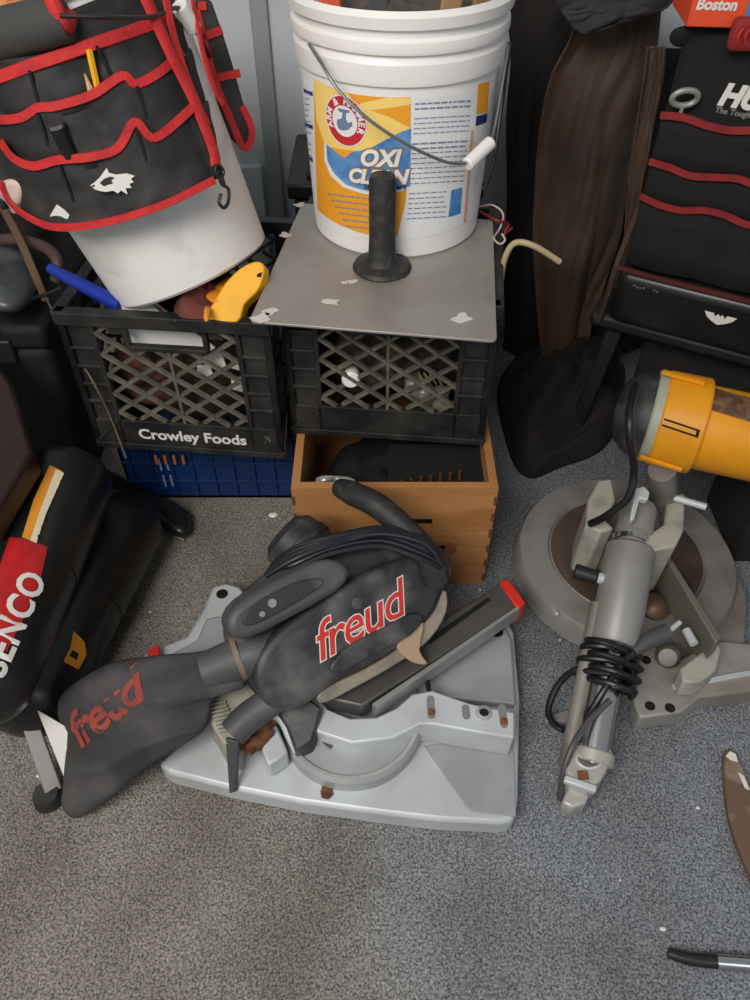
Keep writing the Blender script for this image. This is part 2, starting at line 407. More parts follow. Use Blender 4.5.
# sloping facet on the near right corner
fa = [P(424,745,0.0445), P(514,738,0.0445), P(516,816,0.0445), P(470,812,0.0445)]
add('base_panel', prism(fa, (0,0,-0.006)), M_cast, saw, bevel=0.001)
for hx, hy, hh in ((222,594,0.043), (497,632,0.059)):
    add('screw_hole', lathe(P(hx,hy,hh+0.0002), (0,0,1), [(0.010,0),(0.010,0.001),(0.007,0.0012),(0.0,0.0004)], 20), M_dkmetal, base)
for hx, hy in ((327, 793),):
    c = P(hx, hy, 0.0425)
    add('rusty_bolt_slot', join(lathe(c, (0,0,1), [(0.010,0),(0.010,0.002),(0.007,0.003),(0,0.003)], 6), prism([c+V((a,b,0.001)) for a,b in ((-.008,0),(.008,0),(.008,.018),(-.008,.018))], (0,0,-.002))), M_rust, base)
# turntable
TC = P(352, 716, 0.062)
add('turntable', lathe(V((TC.x,TC.y,0.04)), (0,0,1), [(0.108,0),(0.108,0.026),(0.104,0.031),(0.097,0.031),(0.095,0.028),(0.0,0.028)], 72), M_cast, saw, smooth=30)
add('scale_ring', lathe(V((TC.x,TC.y,0.072)), (0,0,1), [(0.1035,-.002),(0.1035,0.0012),(0.0985,0.0012),(0.0985,-.002)], 72, caps=False), mat('bright machined edge', (206,204,198), 0.3, 0.6), saw)
# fence with half-round yoke
fx = [(514,738),(515,712),(470,703),(432,690),(412,694),(396,708),(376,717),(350,718),(328,709),(312,690),(296,694),(300,712),(318,732),(352,743),(392,738),(420,724),(432,724),(470,731)]
fence = slab(fx, 0.10, 0.056, M_castw, 'fence', saw, bevel=0.003)
for a, b, L, ry in ((431,707,.026,1), (466,712,.012,0), (503,716,.026,1)):
    c = P(a, b, 0.1005); s = 0.006
    pts = [c+V((s*math.cos(t), (L/2 if math.sin(t) > 0 else -L/2)+s*math.sin(t), 0)) for t in [i*math.pi/8 for i in range(16)]]
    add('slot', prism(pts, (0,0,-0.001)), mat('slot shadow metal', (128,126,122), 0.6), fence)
    if ry: add('screw', lathe(c+V((0,-L/3,0)), (0,0,1), [(0.0055,0),(0.0055,0.002),(0.003,0.003),(0,0.003)], 12), M_rust, fence)
c = P(484, 713, 0.1005)
add('threaded_boss', lathe(c, (0,0,1), [(0.012,-.001),(0.011,0.003),(0.0075,0.004),(0.007,0.001),(0,0.001)], 24), M_cast, fence)
add('threaded_hole', lathe(c, (0,0,1), [(0.0068,0.0012),(0,0.0014)], 18), M_darkin, fence)
add('locking_pin', tube([P(424,664,0.075), P(429,690,0.10)], 0.004), M_cable, saw)
# front arm of the turntable with slot and red end cap
armh = 0.12
arm = add('front_arm', prism([P(322,697,armh),P(500,583,armh),P(520,606,armh),P(362,706,armh)], (0,0,-0.035)), mat('dark steel rail', (92,90,88), 0.4, 0.4, col2=(60,58,56), scale=12, amt=0.7), saw, bevel=0.003)
add('arm_slot', prism([P(426,640,armh+.0008),P(488,597,armh+.0008),P(491,600,armh+.0008),P(430,644,armh+.0008)], (0,0,-0.001)), M_darkin, arm)
add('arm_edge', prism([P(372,704,armh+.001),P(518,606,armh+.001),P(520,608,armh+.001),P(376,708,armh+.001)], (0,0,-0.03)), mat('bright rail edge', (165,165,163), 0.35, 0.5), arm)
add('end_cap', prism([P(499,582,armh+.003),P(508,578,armh+.003),P(526,602,armh+.003),P(518,609,armh+.003)], (0,0,-0.04)), M_redp, arm, bevel=0.003)
add('kerf_plate', prism([P(296,722,.0735),P(316,700,.0735),P(345,735,.0735),P(330,748,.0735)], (0,0,-0.002)), M_sawg, saw)
# ---- head: tilted over, side plate facing up towards the room
yaw = math.radians(32); beta = math.radians(40)
u = V((math.cos(yaw), math.sin(yaw), 0)); w0 = V((math.sin(yaw), -math.cos(yaw), 0))
wn = w0*math.cos(beta)+V((0,0,1))*math.sin(beta)
H = Fr(P(350, 640, 0.20), u, wn)
def hs(pix, w_, th, m, name, parent, bevel=0.006, k=3, **kw):
    pts = catmull([H.at(x, y, w_) for x, y in pix], k, True) if k else [H.at(x, y, w_) for x, y in pix]
    return add(name, prism(pts, H.n*-th), m, parent, bevel=bevel, **kw)
body = hs([(232,634),(250,600),(292,566),(345,548),(400,538),(436,548),(446,580),(440,606),(415,640),(360,680),(300,700),(262,700),(240,664)], -0.022, 0.07, M_saw, 'motor_body', saw, bevel=0.016, seg=4)
guard = hs([(262,652),(290,622),(335,592),(385,566),(418,558),(438,572),(442,600),(424,628),(380,662),(335,686),(296,712),(268,706),(255,680)], 0.004, 0.03, M_saw, 'blade_guard', saw, bevel=0.012, seg=4, label='blade guard with red and white outlined lettering')
hs([(330,668),(350,646),(385,628),(412,614),(424,618),(410,636),(372,656),(345,672)], 0.012, 0.012, M_saw, 'guard_rib', guard, bevel=0.004)
lw = hs([(322,690),(368,668),(410,640),(436,604),(446,590),(447,612),(430,640),(398,664),(352,690),(322,704)], -0.004, 0.03, mat('dusty beige guard lip', (158,148,132), 0.5, 0.2, col2=(110,104,96), scale=20, amt=0.7), 'lower_guard', saw, bevel=0.004)
hs([(404,634),(424,622),(420,650),(428,664),(412,662),(398,648)], 0.004, 0.01, mat('tan tag', (176,150,122), 0.7), 'tan_tab', lw, bevel=0.002)
hs([(228,626),(240,604),(290,574),(330,560),(350,570),(338,592),(262,634),(238,640)], 0.02, 0.05, M_sawg, 'belt_cover', saw, bevel=0.010, seg=3)
bc = hs([(243,624),(252,606),(292,584),(318,578),(320,588),(262,622)], 0.0225, 0.004, M_saw, 'cover_recess', saw, bevel=0.002)
add('screw', lathe(H.at(272,603,0.0226), H.n, [(0.006,0),(0.006,0.002),(0,0.002)], 12), M_grey, bc)
add('screw', lathe(H.at(262,614,0.0226), H.n, [(0.004,0),(0.004,0.002),(0,0.002)], 12), M_grey, bc)
add('screw', lathe(H.at(357,603,0.0045), H.n, [(0.009,0),(0.009,0.002),(0.006,0.003),(0,0.003)], 16), M_sawg, guard)
# lettering
for mm, bd, o_ in ((M_wlogo, 0.0022, 0.0048), (M_rlogo, 0.0004, 0.0054)):
    g = text_on(H, 318, 663, 'freud', 0.076, ang=math.radians(2.0), w=o_, bold=bd, shear=0.38, spacing=0.92)
    add('lettering', g, mm, guard, smooth=0, weld=False)
# motor can at the back
a, b = P(332, 576, 0.20), P(286, 535, 0.235); ax = (b-a)
L = ax.length
mo = add('motor_can', lathe(a, ax, [(0.0,-.01),(0.048,-.01),(0.05,0.0),(0.05,L*.55),(0.053,L*.56),(0.053,L*.7),(0.05,L*.72),(0.047,L*.93),(0.036,L*1.05),(0.0,L*1.07)], 40), M_saw, saw)
add('paint_fleck', lathe(P(273,515,0.249), (0,0.2,1), [(0.007,0),(0.005,.001),(0,.001)], 8), M_wlogo, mo)
# handle
hd = [P(340,488,0.285), P(354,494,0.30), P(378,506,0.305), P(404,528,0.29), P(428,556,0.26), P(436,580,0.225)]
add('handle', tube(hd, [0.015,0.019,0.019,0.018,0.020,0.021], 20, 8), M_rubber, saw)
add('handle_guard', tube([P(436,580,.22),P(442,572,.21),P(438,556,.19),P(400,560,.18)], 0.014, 14), M_saw, saw)
# cord coiled over the body
cord = []
for i in range(4):
    dy = i*5.0; dz = 0.004*i
    cord += [P(266+i*2,576-i*3,0.275-dz), P(296,558-dy*.7,0.300), P(335,544-dy*.5,0.305+dz), P(380,534-dy*.4,0.305), P(424,544-dy*.5,0.290), P(440,566-dy*.4,0.262),
             P(424,560-dy,0.28), P(380,546-dy,0.296), P(330,554-dy,0.30), P(292,570-dy,0.29)]
add('power_cord', tube(cord, 0.0042, 10, 7), M_cableb, saw)
# dust port and bag
add('dust_port', tube([P(285,640,.20),P(262,652,.205),P(235,660,.20),P(205,672,.19)], [0.03,0.031,0.030,0.026], 24, 6), M_sawg, saw)
add('port_clamp', join(tube([P(241,656,.2013),P(236,658,.2005)], [0.0345,0.0345], 24, smooth=False), lathe(P(254,632,.225), (0,0,1), [(0.007,-.01),(0.007,0.004),(0.004,.006),(0,.006)], 12)), mat('tan worn clamp', (120,104,90), 0.6), saw)
BG = plane3((225,668,.19), (62,700,.13), (95,790,.05))
bag = [(232,648),(196,652),(150,656),(108,664),(66,690),(58,712),(66,740),(64,780),(62,806),(78,818),(108,800),(146,768),(185,744),(206,728),(212,702),(226,692),(246,684)]
bo = add('dust_bag', pillow([BG.at(x,y) for x,y in bag], BG.n, 0.030, 0.03, wob=0.35, wf=16, k=6, rings=26, cen=BG.at(140,712), fold=((BG.at(205,690)-BG.at(90,720)).normalized(), 7, 22, 0.55)), M_bag, saw, smooth=180, label='limp grey black cloth dust bag with faded red lettering')
for mm, bd, o_ in ((M_rlogof, 0.0018, 0.0318),):
    g = text_on(BG, 76, 752, 'freud', 0.060, ang=0, w=0.030, bold=bd, shear=0.3, spacing=0.9)
    # turn the word to run up the bag
    a0 = BG.at(74,752,0.031); b0 = BG.at(158,688,0.031); dirv = (b0-a0).normalized(); pv = BG.n.cross(dirv)
    if pv.dot(BG.at(74,720,0.031)-a0) < 0: pv = -pv
    t_ = flat_text('freud', 0.068, bold=bd, shear=0.25, spacing=0.92)
    g = ([a0+dirv*v.x*0.98+pv*v.y for v in t_[0]], t_[1])
    from mathutils.bvhtree import BVHTree
    bvh = BVHTree.FromPolygons([tuple(WM[bo] @ v.co) for v in bo.data.vertices], [tuple(p.vertices) for p in bo.data.polygons])
    vs = []
    for v in g[0]:
        h = bvh.ray_cast(v+BG.n*0.1, -BG.n)
        vs.append(h[0]+BG.n*0.0012 if h[0] is not None else v)
    add('lettering', (vs, g[1]), mm, bo, smooth=0, weld=False)
# hinge at the rear: ribbed casting, bevel lever, rusty bolt
hin = add('rear_hinge', prism([P(x,y,0.125) for x,y in ((204,712),(212,698),(252,676),(262,690),(238,712),(236,745),(222,742),(212,725))], (0,0,-0.085)), M_beige, saw, bevel=0.004)
for i in range(8):
    t = i/7; a = P(207+12*t, 706+26*t, 0.129); b = P(226+10*t, 702+26*t, 0.129)
    add('rib', beam(a, b, 0.0022, 0.006), M_beige, hin, bevel=0.0008)
add('bevel_lever', tube([P(232,734,.13),P(250,716,.14),P(276,698,.15)], [0.021,0.022,0.021], 20), M_sawg, saw)
add('lever_tip', prism([P(225,738,.13),P(238,742,.13),P(236,792,.045),P(229,794,.045)], (0.002,0.006,-0.006)), M_sawg, saw, bevel=0.002)
add('hinge_bolt', join(lathe(P(254,744,.09), V((-0.5,-.6,.1)), [(0.0,-.03),(0.014,-.03),(0.014,0),(0.010,0.004),(0.010,0.014),(0,0.014)], 6), tube([P(238,745,.085),P(280,712,.10)], 0.012, 12)), M_rust, saw)
add('hinge_block', prism([P(258,738,.088),P(276,722,.088),P(288,752,.088),P(268,766,.088)], (0,0,-0.04)), M_castw, saw, bevel=0.004)
add('hinge_ring', tube([P(272,714,.11),P(282,720,.105),P(290,736,.09),P(296,752,.075)], [0.006,0.007,0.007,0.005], 12), M_castw, saw)
add('pivot_housing', prism([P(268,700,.13),P(300,690,.13),P(322,708,.12),P(312,742,.10),P(296,752,.09),P(286,726,.11)], (0,0,-0.05)), M_saw, saw, bevel=0.004)
add('red_pointer', prism([P(148,650,.062),P(158,644,.062),P(160,656,.062),P(146,662,.062)], (0,0,-0.012)), M_redp, saw, bevel=0.002)

# ================================================================== OXI BUCKET / HAWK / CRATES
# --- crates
def rot2(a): return Matrix.Rotation(a, 4, 'Z')
CW, CD, CH, TW = 0.33, 0.33, 0.27, 0.012
def crate(loc, rz, label, handle=True):
    t = thing('milk_crate', loc, label, 'crate', None, rz)
    sides = []
    hw = CW/2
    for q in range(4):
        M = rot2(q*math.pi/2) @ Matrix.Translation((0, -hw+TW/2, 0))
        gs = []
        B = lambda x0, x1, z0, z1, d=TW, yo=0: gs.append(box(((x0+x1)/2, yo, (z0+z1)/2), (x1-x0, d, z1-z0)))
        B(-hw, hw, 0.0, 0.012, TW+.006)                        # bottom flange
        B(-hw, hw, 0.012, 0.062)                                # bottom band
        B(-hw, hw, CH-0.022, CH, TW+.008)                       # top rim
        B(-hw, -hw+.05, .012, CH-.02, .006, .003); B(hw-.05, hw, .012, CH-.02, .006, .003)   # corner panels, recessed
        for z in (.10, .135, .17, .205): B(-hw, -hw+.052, z-.003, z+.003); B(hw-.052, hw, z-.003, z+.003)
        for x in (-hw+.004, -hw+.052, hw-.052, hw-.004): B(x-.004, x+.004, .012, CH-.02)
        for s in (-1, 1): gs.append(beam((s*(hw-.004), -.002, .014), (s*(hw-.05), -.002, .06), .006, TW, V((0,1,0))))
        # frame of the hand hole
        B(-.062, .062, CH-.064, CH-.056); B(-.066, -.058, CH-.06, CH-.02); B(.058, .066, CH-.06, CH-.02)
        B(-.09, -.066, CH-.04, CH-.02, .006, .003); B(.066, .09, CH-.04, CH-.02, .006, .003)
        g = join(*gs); sides.append(xf(g, M))
        lat = []
        z0, z1, x0, x1 = .062, CH-.022, -hw+.052, hw-.052
        for s in (-1, 1):
            for i in range(-6, 7):
                c = i*.054; pts = []
                # line x = c + s*(z-zm), clipped
                zm = (z0+z1)/2; za, zb = z0, z1
                f = 1.4
                fx_ = lambda z: c+s*f*(z-zm)
                lo, hi = (x0-c)/(s*f)+zm, (x1-c)/(s*f)+zm
                lo, hi = min(lo, hi), max(lo, hi); za, zb = max(z0, lo), min(z1, hi)
                if abs(c) < .05 or True:
                    # keep the hand hole clear
                    if zb > CH-.06:
                        zc = CH-.06
                        if abs(fx_(CH-.045)) < .075: zb = min(zb, zc)
                if zb-za > .012: lat.append(beam((fx_(za), .002*s, za), (fx_(zb), .002*s, zb), .0052, .007, V((0,1,0))))
        lat.append(box((0, 0, (z0+CH-.06)/2), (.005, .008, CH-.06-z0)))
        add('lattice_panel', xf(join(*lat), M), M_lat, t, local=True, bevel=0.0, smooth=0)
    floor_ = []
    for i in range(-3, 4):
        floor_.append(box((i*.045, 0, .004), (.006, CD-.02, .008))); floor_.append(box((0, i*.045, .004), (CW-.02, .006, .008)))
    add('body', join(*sides), M_crate, t, local=True, bevel=0.0015, smooth=0, weld=False)
    add('base_grid', join(*floor_), M_crate, t, local=True, smooth=0, weld=False)
    return t
ZB = 0.252          # pine box height
ca = P(388, 440, ZB)
cr_r = crate((0.036, 1.15, ZB), math.radians(-5.5), 'dusty black lattice milk crate on the pine box, under the square metal plate')
cr_l = copy_tree(cr_r); WM[cr_l] = Matrix.Translation((-0.304, 1.142, .228)) @ rot2(math.radians(-5.5))
for c_ in cr_l.children: WM[c_] = WM[cr_l]
cr_l.location = (-0.304, 1.142, .228); cr_l.rotation_euler = (0, 0, math.radians(-5.5))
cr_l['label'] = 'black lattice milk crate with white Crowley Foods lettering, on the blue crate'
g1 = flat_text('Crowley Foods', 0.030, bold=0.0009)
FM = Matrix(((1,0,0,0),(0,0,-1,0),(0,1,0,0),(0,0,0,1)))
add('crate_lettering', xf(g1, Matrix.Translation((-0.085, -CW/2-.0015, .026)) @ FM), M_wlogo, cr_l, local=True, smooth=0, weld=False)
g1 = join(*[box((.135+i*.004, -CW/2-.001, .034+j*.004), (.0028, .001, .0028)) for i in range(3) for j in range(4)])
add('crate_mark', g1, M_lat, cr_l, local=True, smooth=0)

# --- pine box
PB = thing('wooden_box', (0.032, 1.03, 0), 'open golden pine box with a hand slot and corner joints, under the right milk crate', 'box')
bw, bd, bh, bt = 0.335, 0.33, ZB, 0.014
def lb(name, g, m=M_pine, **k): return add(name, g, m, PB, local=True, **k)
# front board with hand slot (built from pieces around the slot)
sl = (-.01, .065, .155, .178)
fr_ = []
fy = -bd/2+bt/2
X0, X1 = -bw/2, bw/2
def fbx(x0, x1, z0, z1): fr_.append(box(((x0+x1)/2, fy, (z0+z1)/2), (x1-x0, bt, z1-z0)))
fbx(X0, sl[0], 0, bh); fbx(sl[1], X1, 0, bh); fbx(sl[0], sl[1], 0, sl[2]); fbx(sl[0], sl[1], sl[3], bh)
fo = lb('front_board', join(*fr_), smooth=0)
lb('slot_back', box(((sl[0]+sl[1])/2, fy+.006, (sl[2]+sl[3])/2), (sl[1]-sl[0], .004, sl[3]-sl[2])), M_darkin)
for kx, kz, kr in ((.095, .10, .011), (.085, .105, .004), (.055, .125, .005)):
    o_ = lb('knot', lathe((kx, -bd/2-.0004, kz), (0,-1,0), [(kr*1.5,0),(kr*1.5,.0003),(0,.0003)], 20), mat('pine knot', (128,74,38), .6, col2=(168,104,54), scale=120, amt=.9))
lb('back_board', box((0, bd/2-bt/2, bh/2), (bw, bt, bh)), bevel=.001)
for s in (-1, 1):
    lb('side_board', box((s*(bw/2-bt/2), 0, bh/2), (bt, bd-2*bt, bh)), bevel=.001)
for s_ in (-1, 1):
    for i in range(6): lb('finger_joint', box((s_*(bw/2-.002), -bd/2+bt/2, .012+i*.040+.01), (.0056, bt+.001, .02)), mat('end grain pine', (104,68,40), .7), smooth=0)
lb('bottom_board', box((0, 0, .006), (bw-2*bt, bd-2*bt, .012)))
# things inside the pine box
bit = thing('drill_bit_case', P(440, 487, .16), 'black open case of small copper coloured bits in the pine box', 'case')
c0 = P(430, 478, .17)
add('case', box((c0.x+.01, 0.96, .115), (.17, .11, .20)), M_darkin, bit, bevel=.004)
for i in range(8):
    p = P(393+i*9.6, 490-i*1.6, .217)
    add('bit', tube([V((p.x, p.y, .205)), V((p.x-.002, p.y, .236))], [.0035, .0022], 8, smooth=False), mat('copper bit', (150,100,64), .4, .7), bit)
pk = add('plastic_bag', pillow([V((-.10,.92,.17)),V((-.085,.93,.10)),V((-.06,.93,.09)),V((-.045,.925,.15)),V((-.03,.92,.21)),V((-.06,.92,.225)),V((-.10,.92,.22))], V((0,-1,.2)), .02, wob=.8, wf=60, rings=8), M_clear)
props(pk, 'crumpled cloudy plastic bag in the left corner of the pine box', 'bag')

props(add('dark_box_fill', pillow([V((.032+.13*math.cos(a)*(1 if abs(math.cos(a))<.9 else .98), 1.03+.12*math.sin(a), .10)) for a in [i*math.pi/7 for i in range(14)]], V((0,0,1)), .055, .08, wob=.5, wf=20, sharp=.3), M_darkin, smooth=180), 'added dark filling standing in for shade in the pine box below the right milk crate', 'cloth')  # dark filling put in so the box inside looks deep in shade
# --- hawk (plasterer's board lying upside down, grip up)
HZ = ZB+CH+.004
hk = thing('plastering_hawk', P(370, 270, HZ), 'square dull metal plastering hawk lying handle up on the right milk crate', 'tool')
cs = [P(249,321,HZ+.004), P(497,341,HZ+.004), P(493,220,HZ+.004), P(302,203,HZ+.004)]
def rcorner(pts, r, n=5):
    out = []
    m = len(pts)
    for i, p in enumerate(pts):
        a = (pts[i-1]-p).normalized(); b = (pts[(i+1) % m]-p).normalized()
        for j in range(n+1):
            t = j/n; out.append((p+a*r)*(1-t)**2+p*2*t*(1-t)+(p+b*r)*t*t)
    return out
add('plate', prism(rcorner(cs, .011), (0,0,-.004)), M_alu, hk, bevel=.0008)
hc = P(382, 268, HZ+.004)
hb = add('grip', lathe(hc, (0,0,1), [(0.043,0),(0.045,0.003),(0.042,0.008),(0.026,0.012),(0.021,0.020),(0.0195,0.05),(0.0195,0.134),(0.0175,0.141),(0,0.142)], 32), M_rubber, hk)
for x, y, r in ((352,282,.006),(345,283,.004),(332,302,.009),(462,318,.010),(285,235,.007),(300,205,.007),(262,318,.010),(270,312,.008)):
    c = P(x, y, HZ+.0042)
    pts = [c+V((r*(1+.4*math.sin(3*a+x))*math.cos(a)*1.3, r*(1+.4*math.cos(2*a+y))*math.sin(a), 0)) for a in [i*math.pi/7 for i in range(14)]]
    add('plaster_spot', prism(pts, (0,0,.0009)), mat('dried plaster', (205,200,192), .8), hk)
# --- oxi bucket
BZ = HZ+.004
oc = P(396, 219, BZ)
OB = thing('plastic_bucket', oc, 'white plastic bucket with orange and blue OXI CLEAN label, standing upright', 'bucket')
r0, r1, bhh = .1345, .149, .335
oc.y += 0.0
K = Cone(oc, (0,0,1), r0, (r1-r0)/bhh, (-oc.x, -oc.y, 0))
kk = K.k
rr = lambda t: r0+kk*t
prof = [(0,0.003),(r0-.012,.002),(r0-.004,0),(r0,.004),(rr(.22),.22),(rr(.248)-.0, .2485),(rr(.25)+.005,.2505),(rr(.25)+.006,.255),(rr(.25)+.006,.276),(rr(.27)+.002,.281),(rr(.275)+.001,.286),(rr(.285)+.006,.288),(rr(.29)+.007,.292),(rr(.29)+.006,.302),(rr(.30)+.001,.306),(rr(.31)+.001,.314),(rr(.31)+.008,.317),(rr(.33)+.009,.330),(rr(.33)+.004,.337),(rr(.33)-.003,.335),(rr(.30)-.004,.30),(rr(.01)-.004,.01),(0,.008)]
body_b = add('bucket_body', lathe(oc, (0,0,1), prof, 96, ref=(0,-1,0)), M_white, OB, smooth=32)
def oxi(name, pix, m, off=.0006, par=body_b, **k): return add(name, K.patch(pix, off), m, par, smooth=180, weld=False, **k)
# paper label made of panels, all lying on the bucket wall
lab = oxi('label_paper', [(303,62),(303,215),(318,222),(345,236),(380,240),(420,238),(458,226),(476,214),(486,130),(492,86),(455,94),(405,98),(355,96),(320,78)], M_labelw, .0004)
def L_(name, pix, m, off): return add(name, K.patch(pix, off), m, lab, smooth=180, weld=False)
L_('orange_panel', [(314,78),(318,209),(330,219),(350,229),(375,236),(397,237),(405,205),(410,160),(411,97),(370,96),(340,91)], M_lorange, .0007)
L_('pale_sunburst', [(314,78),(317,120),(326,146),(350,150),(392,150),(411,140),(411,128),(388,116),(370,110),(411,104),(411,98),(388,97),(365,102),(354,106),(350,94),(332,88)], M_lyellow, .0009)
L_('blue_swirl', [(327,144),(334,150),(345,158),(352,152),(370,148),(385,140),(400,132),(411,128),(410,186),(392,190),(368,191),(345,184),(332,172),(327,158)], M_lblue, .0011)
L_('navy_rim', [(325,142),(327,144),(328,160),(334,172),(346,184),(368,191),(392,190),(410,186),(410,188),(392,193),(367,194),(344,187),(331,175),(325,160)], M_labelw, .0013)
for i in range(4):
    L_('blue_stripe', [(304,88+i*33),(313,92+i*33),(313.5,96+i*33),(304.5,92+i*33)], M_navy, .0010)
L_('orange_strip', [(478,84),(489,81),(487,112),(476,114)], M_lorange, .0008)
L_('navy_strip', [(476,116),(487,113),(486,122),(475,126)], M_navy, .0009)
L_('orange_line', [(471,130),(473,130),(466,222),(463,223)], mat('peach', (226,164,128), .5), .0009)
L_('barcode_patch', [(451,190),(462,187),(460,213),(448,217)], M_lblue, .0010)
# round emblem
th0, t0_ = K.hit(345, 121)
Rm = K.r0+K.k*t0_
def disc(r, off, m, name, n=32, rx=1.0):
    pts = [(th0+r*math.cos(a)/Rm*rx, t0_+r*math.sin(a)) for a in [i*2*math.pi/n for i in range(n)]]
    return add(name, K.patch(pts, off, uv=True), m, lab, smooth=180, weld=False)
disc(.034, .0015, M_labelw, 'emblem_rim'); disc(.0325, .0017, M_lred, 'emblem_ring'); disc(.0205, .0019, M_labelw, 'emblem_disc')
gs = []
word = 'ARM & HAMMER'
for i, chh in enumerate(word):
    if chh == ' ': continue
    a = math.radians(200 - i*220/(len(word)-1)); g = flat_text(chh, .0125, bold=.0005, align='CENTER')
    for v in g[0]:
        pass
    ca, sa = math.cos(a-math.pi/2), math.sin(a-math.pi/2)
    cx, cy = .0225*math.cos(a), .0225*math.sin(a)
    gs.append(([K.pt(th0+(cx+v.x*ca-v.y*sa)/Rm, t0_+cy+v.x*sa+v.y*ca, .0021) for v in g[0]], g[1]))
add('emblem_lettering', join(*gs), M_labelw, lab, smooth=0, weld=False)
armp = [(-.010,-.012),(-.004,-.013),(.006,-.010),(.013,-.003),(.012,.002),(.006,-.001),(.003,.004),(.004,.012),(.009,.013),(.009,.016),(-.009,.016),(-.009,.012),(-.002,.011),(-.004,.003),(-.012,.000),(-.013,-.006)]
add('emblem_arm', K.patch([(th0+x/Rm, t0_+y) for x, y in armp], .0021, uv=True), mat('emblem blue grey', (110,126,160), .5), lab, smooth=180, weld=False)
for st, x, y, sz in (('OXI', 360, 164, .032), ('CLEAN', 349, 180, .028)):
    add('brand_lettering', K.text(x, y, st, sz, ang=.06, off=.0022, bold=.0030, shear=.3, spacing=.98), M_navy if 0 else mat('label gold edge', (150,120,60), .5), lab, smooth=0, weld=False)
    add('brand_lettering', K.text(x, y, st, sz, ang=.06, off=.0026, bold=.0013, shear=.3, spacing=.98), M_labelw, lab, smooth=0, weld=False)
add('brand_lettering', K.text(364, 188, 'Stain Fighters', .0115, ang=.06, off=.0022, bold=.0004, shear=.15), M_navy, lab, smooth=0, weld=False)
rnd = random.Random(3)
rows = []
def fine(x0, x1, y, hgt, slope=0.0, curve=0.0):
    x = x0
    while x < x1-2:
        wd = rnd.uniform(3, 8); xe = min(x+wd, x1)
        yy = y+slope*(x-x0)
        rows.append(K.patch([(x,yy),(xe,yy+slope*(xe-x)),(xe,yy+hgt+slope*(xe-x)),(x,yy+hgt)], .0011)); x = xe+1.3
for i in range(24):
    if i in (2, 7, 17): continue
    y = 103+i*5.0
    fine(415-(i*.35), (471-i*.45) if i < 18 else 446, y, 1.7 if i in (0,1,8,9) else 1.0, slope=-.055)
for i, n in enumerate((34, 22, 36, 24, 30, 22)): fine(328+i*3.6, min(328+i*3.6+n+14, 398), 191+i*6.4+2, 1.3, slope=.12)
for i in range(20): fine(305.5, 312, 92+i*5.6, 1.0, slope=.2)
add('small_print', join(*rows), M_print, lab, smooth=0, weld=False)
# bail handle
pb = K.pt(K.hit(313,44)[0], .285, .006)
bail = [pb, PY(322,64,oc.y-.142), PY(340,92,oc.y-.165), PY(372,122,oc.y-.180), PY(410,146,oc.y-.180), PY(446,162,oc.y-.165), PY(466,163,oc.y-.150), PY(474,160,oc.y-.142), PY(492,138,oc.y-.10), K.pt(K.hit(498,85)[0], .27, .008)]
bl = add('bail', tube(bail, .0022, 10, 6), M_wire, OB)
add('bail_grip', tube([PY(467,165,oc.y-.150), PY(491,142,oc.y-.115)], .0095, 16, smooth=False), M_white, bl, bevel=.002)
add('cord_tail', tube([K.pt(K.hit(503,80)[0], .27,.01), PY(500,118,oc.y-.06), PY(494,160,oc.y-.09), PY(484,190,oc.y-.10)], .003, 8), M_cable, OB)
# things standing in the bucket
def inb(name, g, m, lab_, cat, grp=None, **k): return props(add(name, g, m, **k), lab_, cat, grp)
bt_ = BZ+.30
for i, (x, y, m_, nm, lb_) in enumerate(((330,2,mat('red orange plastic',(224,92,66),.5),'putty_knife','red orange handle at the left in the top of the labelled bucket'),
        (378,2,M_sawg,'paint_scraper','grey scraper blade standing in the labelled bucket beside the red handle'),
        (452,0,wood_mat('worn stick wood',(150,118,84),(186,150,110)),'wooden_stick','pale wooden stick at the middle of the labelled bucket'),
        (484,0,wood_mat('worn stick wood b',(130,98,70),(160,124,90)),'wooden_stick','darker wooden stick at the right inside the labelled bucket'))):
    p = PY(x, y, oc.y-.03); q = V((oc.x+(p.x-oc.x)*.5, oc.y, BZ+.02)); tp = p+(p-q).normalized()*.05
    inb(nm, beam(q, tp, .028, .012 if i else .02, V((0,1,0))), m_, lb_, 'tool' if i < 2 else 'stick', bevel=.003)
inb('dark_cloth', pillow([oc+V((.13*math.cos(a),.13*math.sin(a),.29)) for a in [i*math.pi/6 for i in range(12)]], V((0,0,1)), .022, .27, wob=.7, wf=25, rings=8), mat('grey brown rag',(92,84,76),.9,col2=(40,36,34),scale=20,amt=.9), 'grey brown rag filling the top of the labelled bucket', 'rag', smooth=180)

# --- blue crate
bl_c = thing('storage_crate', (-.32, 1.238, 0), 'blue plastic crate on the floor under the Crowley Foods milk crate', 'crate')
W_, D_, H_ = .355, .30, .226
gs = []
for s in (-1, 1):
    gs.append(box((0, s*(D_/2-.003), H_/2), (W_, .006, H_)))
    gs.append(box((s*(W_/2-.003), 0, H_/2), (.006, D_, H_)))
    gs.append(box((0, s*(D_/2+.002), H_-.012), (W_+.02, .008, .024))); gs.append(box((s*(W_/2+.002), 0, H_-.012), (.008, D_+.008, .024)))
    for i in range(9): gs.append(box((-.16+i*.04, s*(D_/2+.003), H_*.45), (.006, .006, H_*.8)))
gs.append(box((0,0,.004),(W_,D_,.008)))
for z in (.05, .1, .15): gs.append(box((0, -D_/2-.002, z), (W_, .005, .006)))
bx = add('crate_body', join(*gs), M_blue, bl_c, local=True, bevel=.001, smooth=0, weld=False)
for i in range(4):
    add('vent_slot', join(box((-.10+(i%2)*.014, -D_/2-.0065, .10-(i//2)*.045), (.004, .001, .032))), mat('pale blue scuff', (120,150,190), .5), bx, local=True, smooth=0)
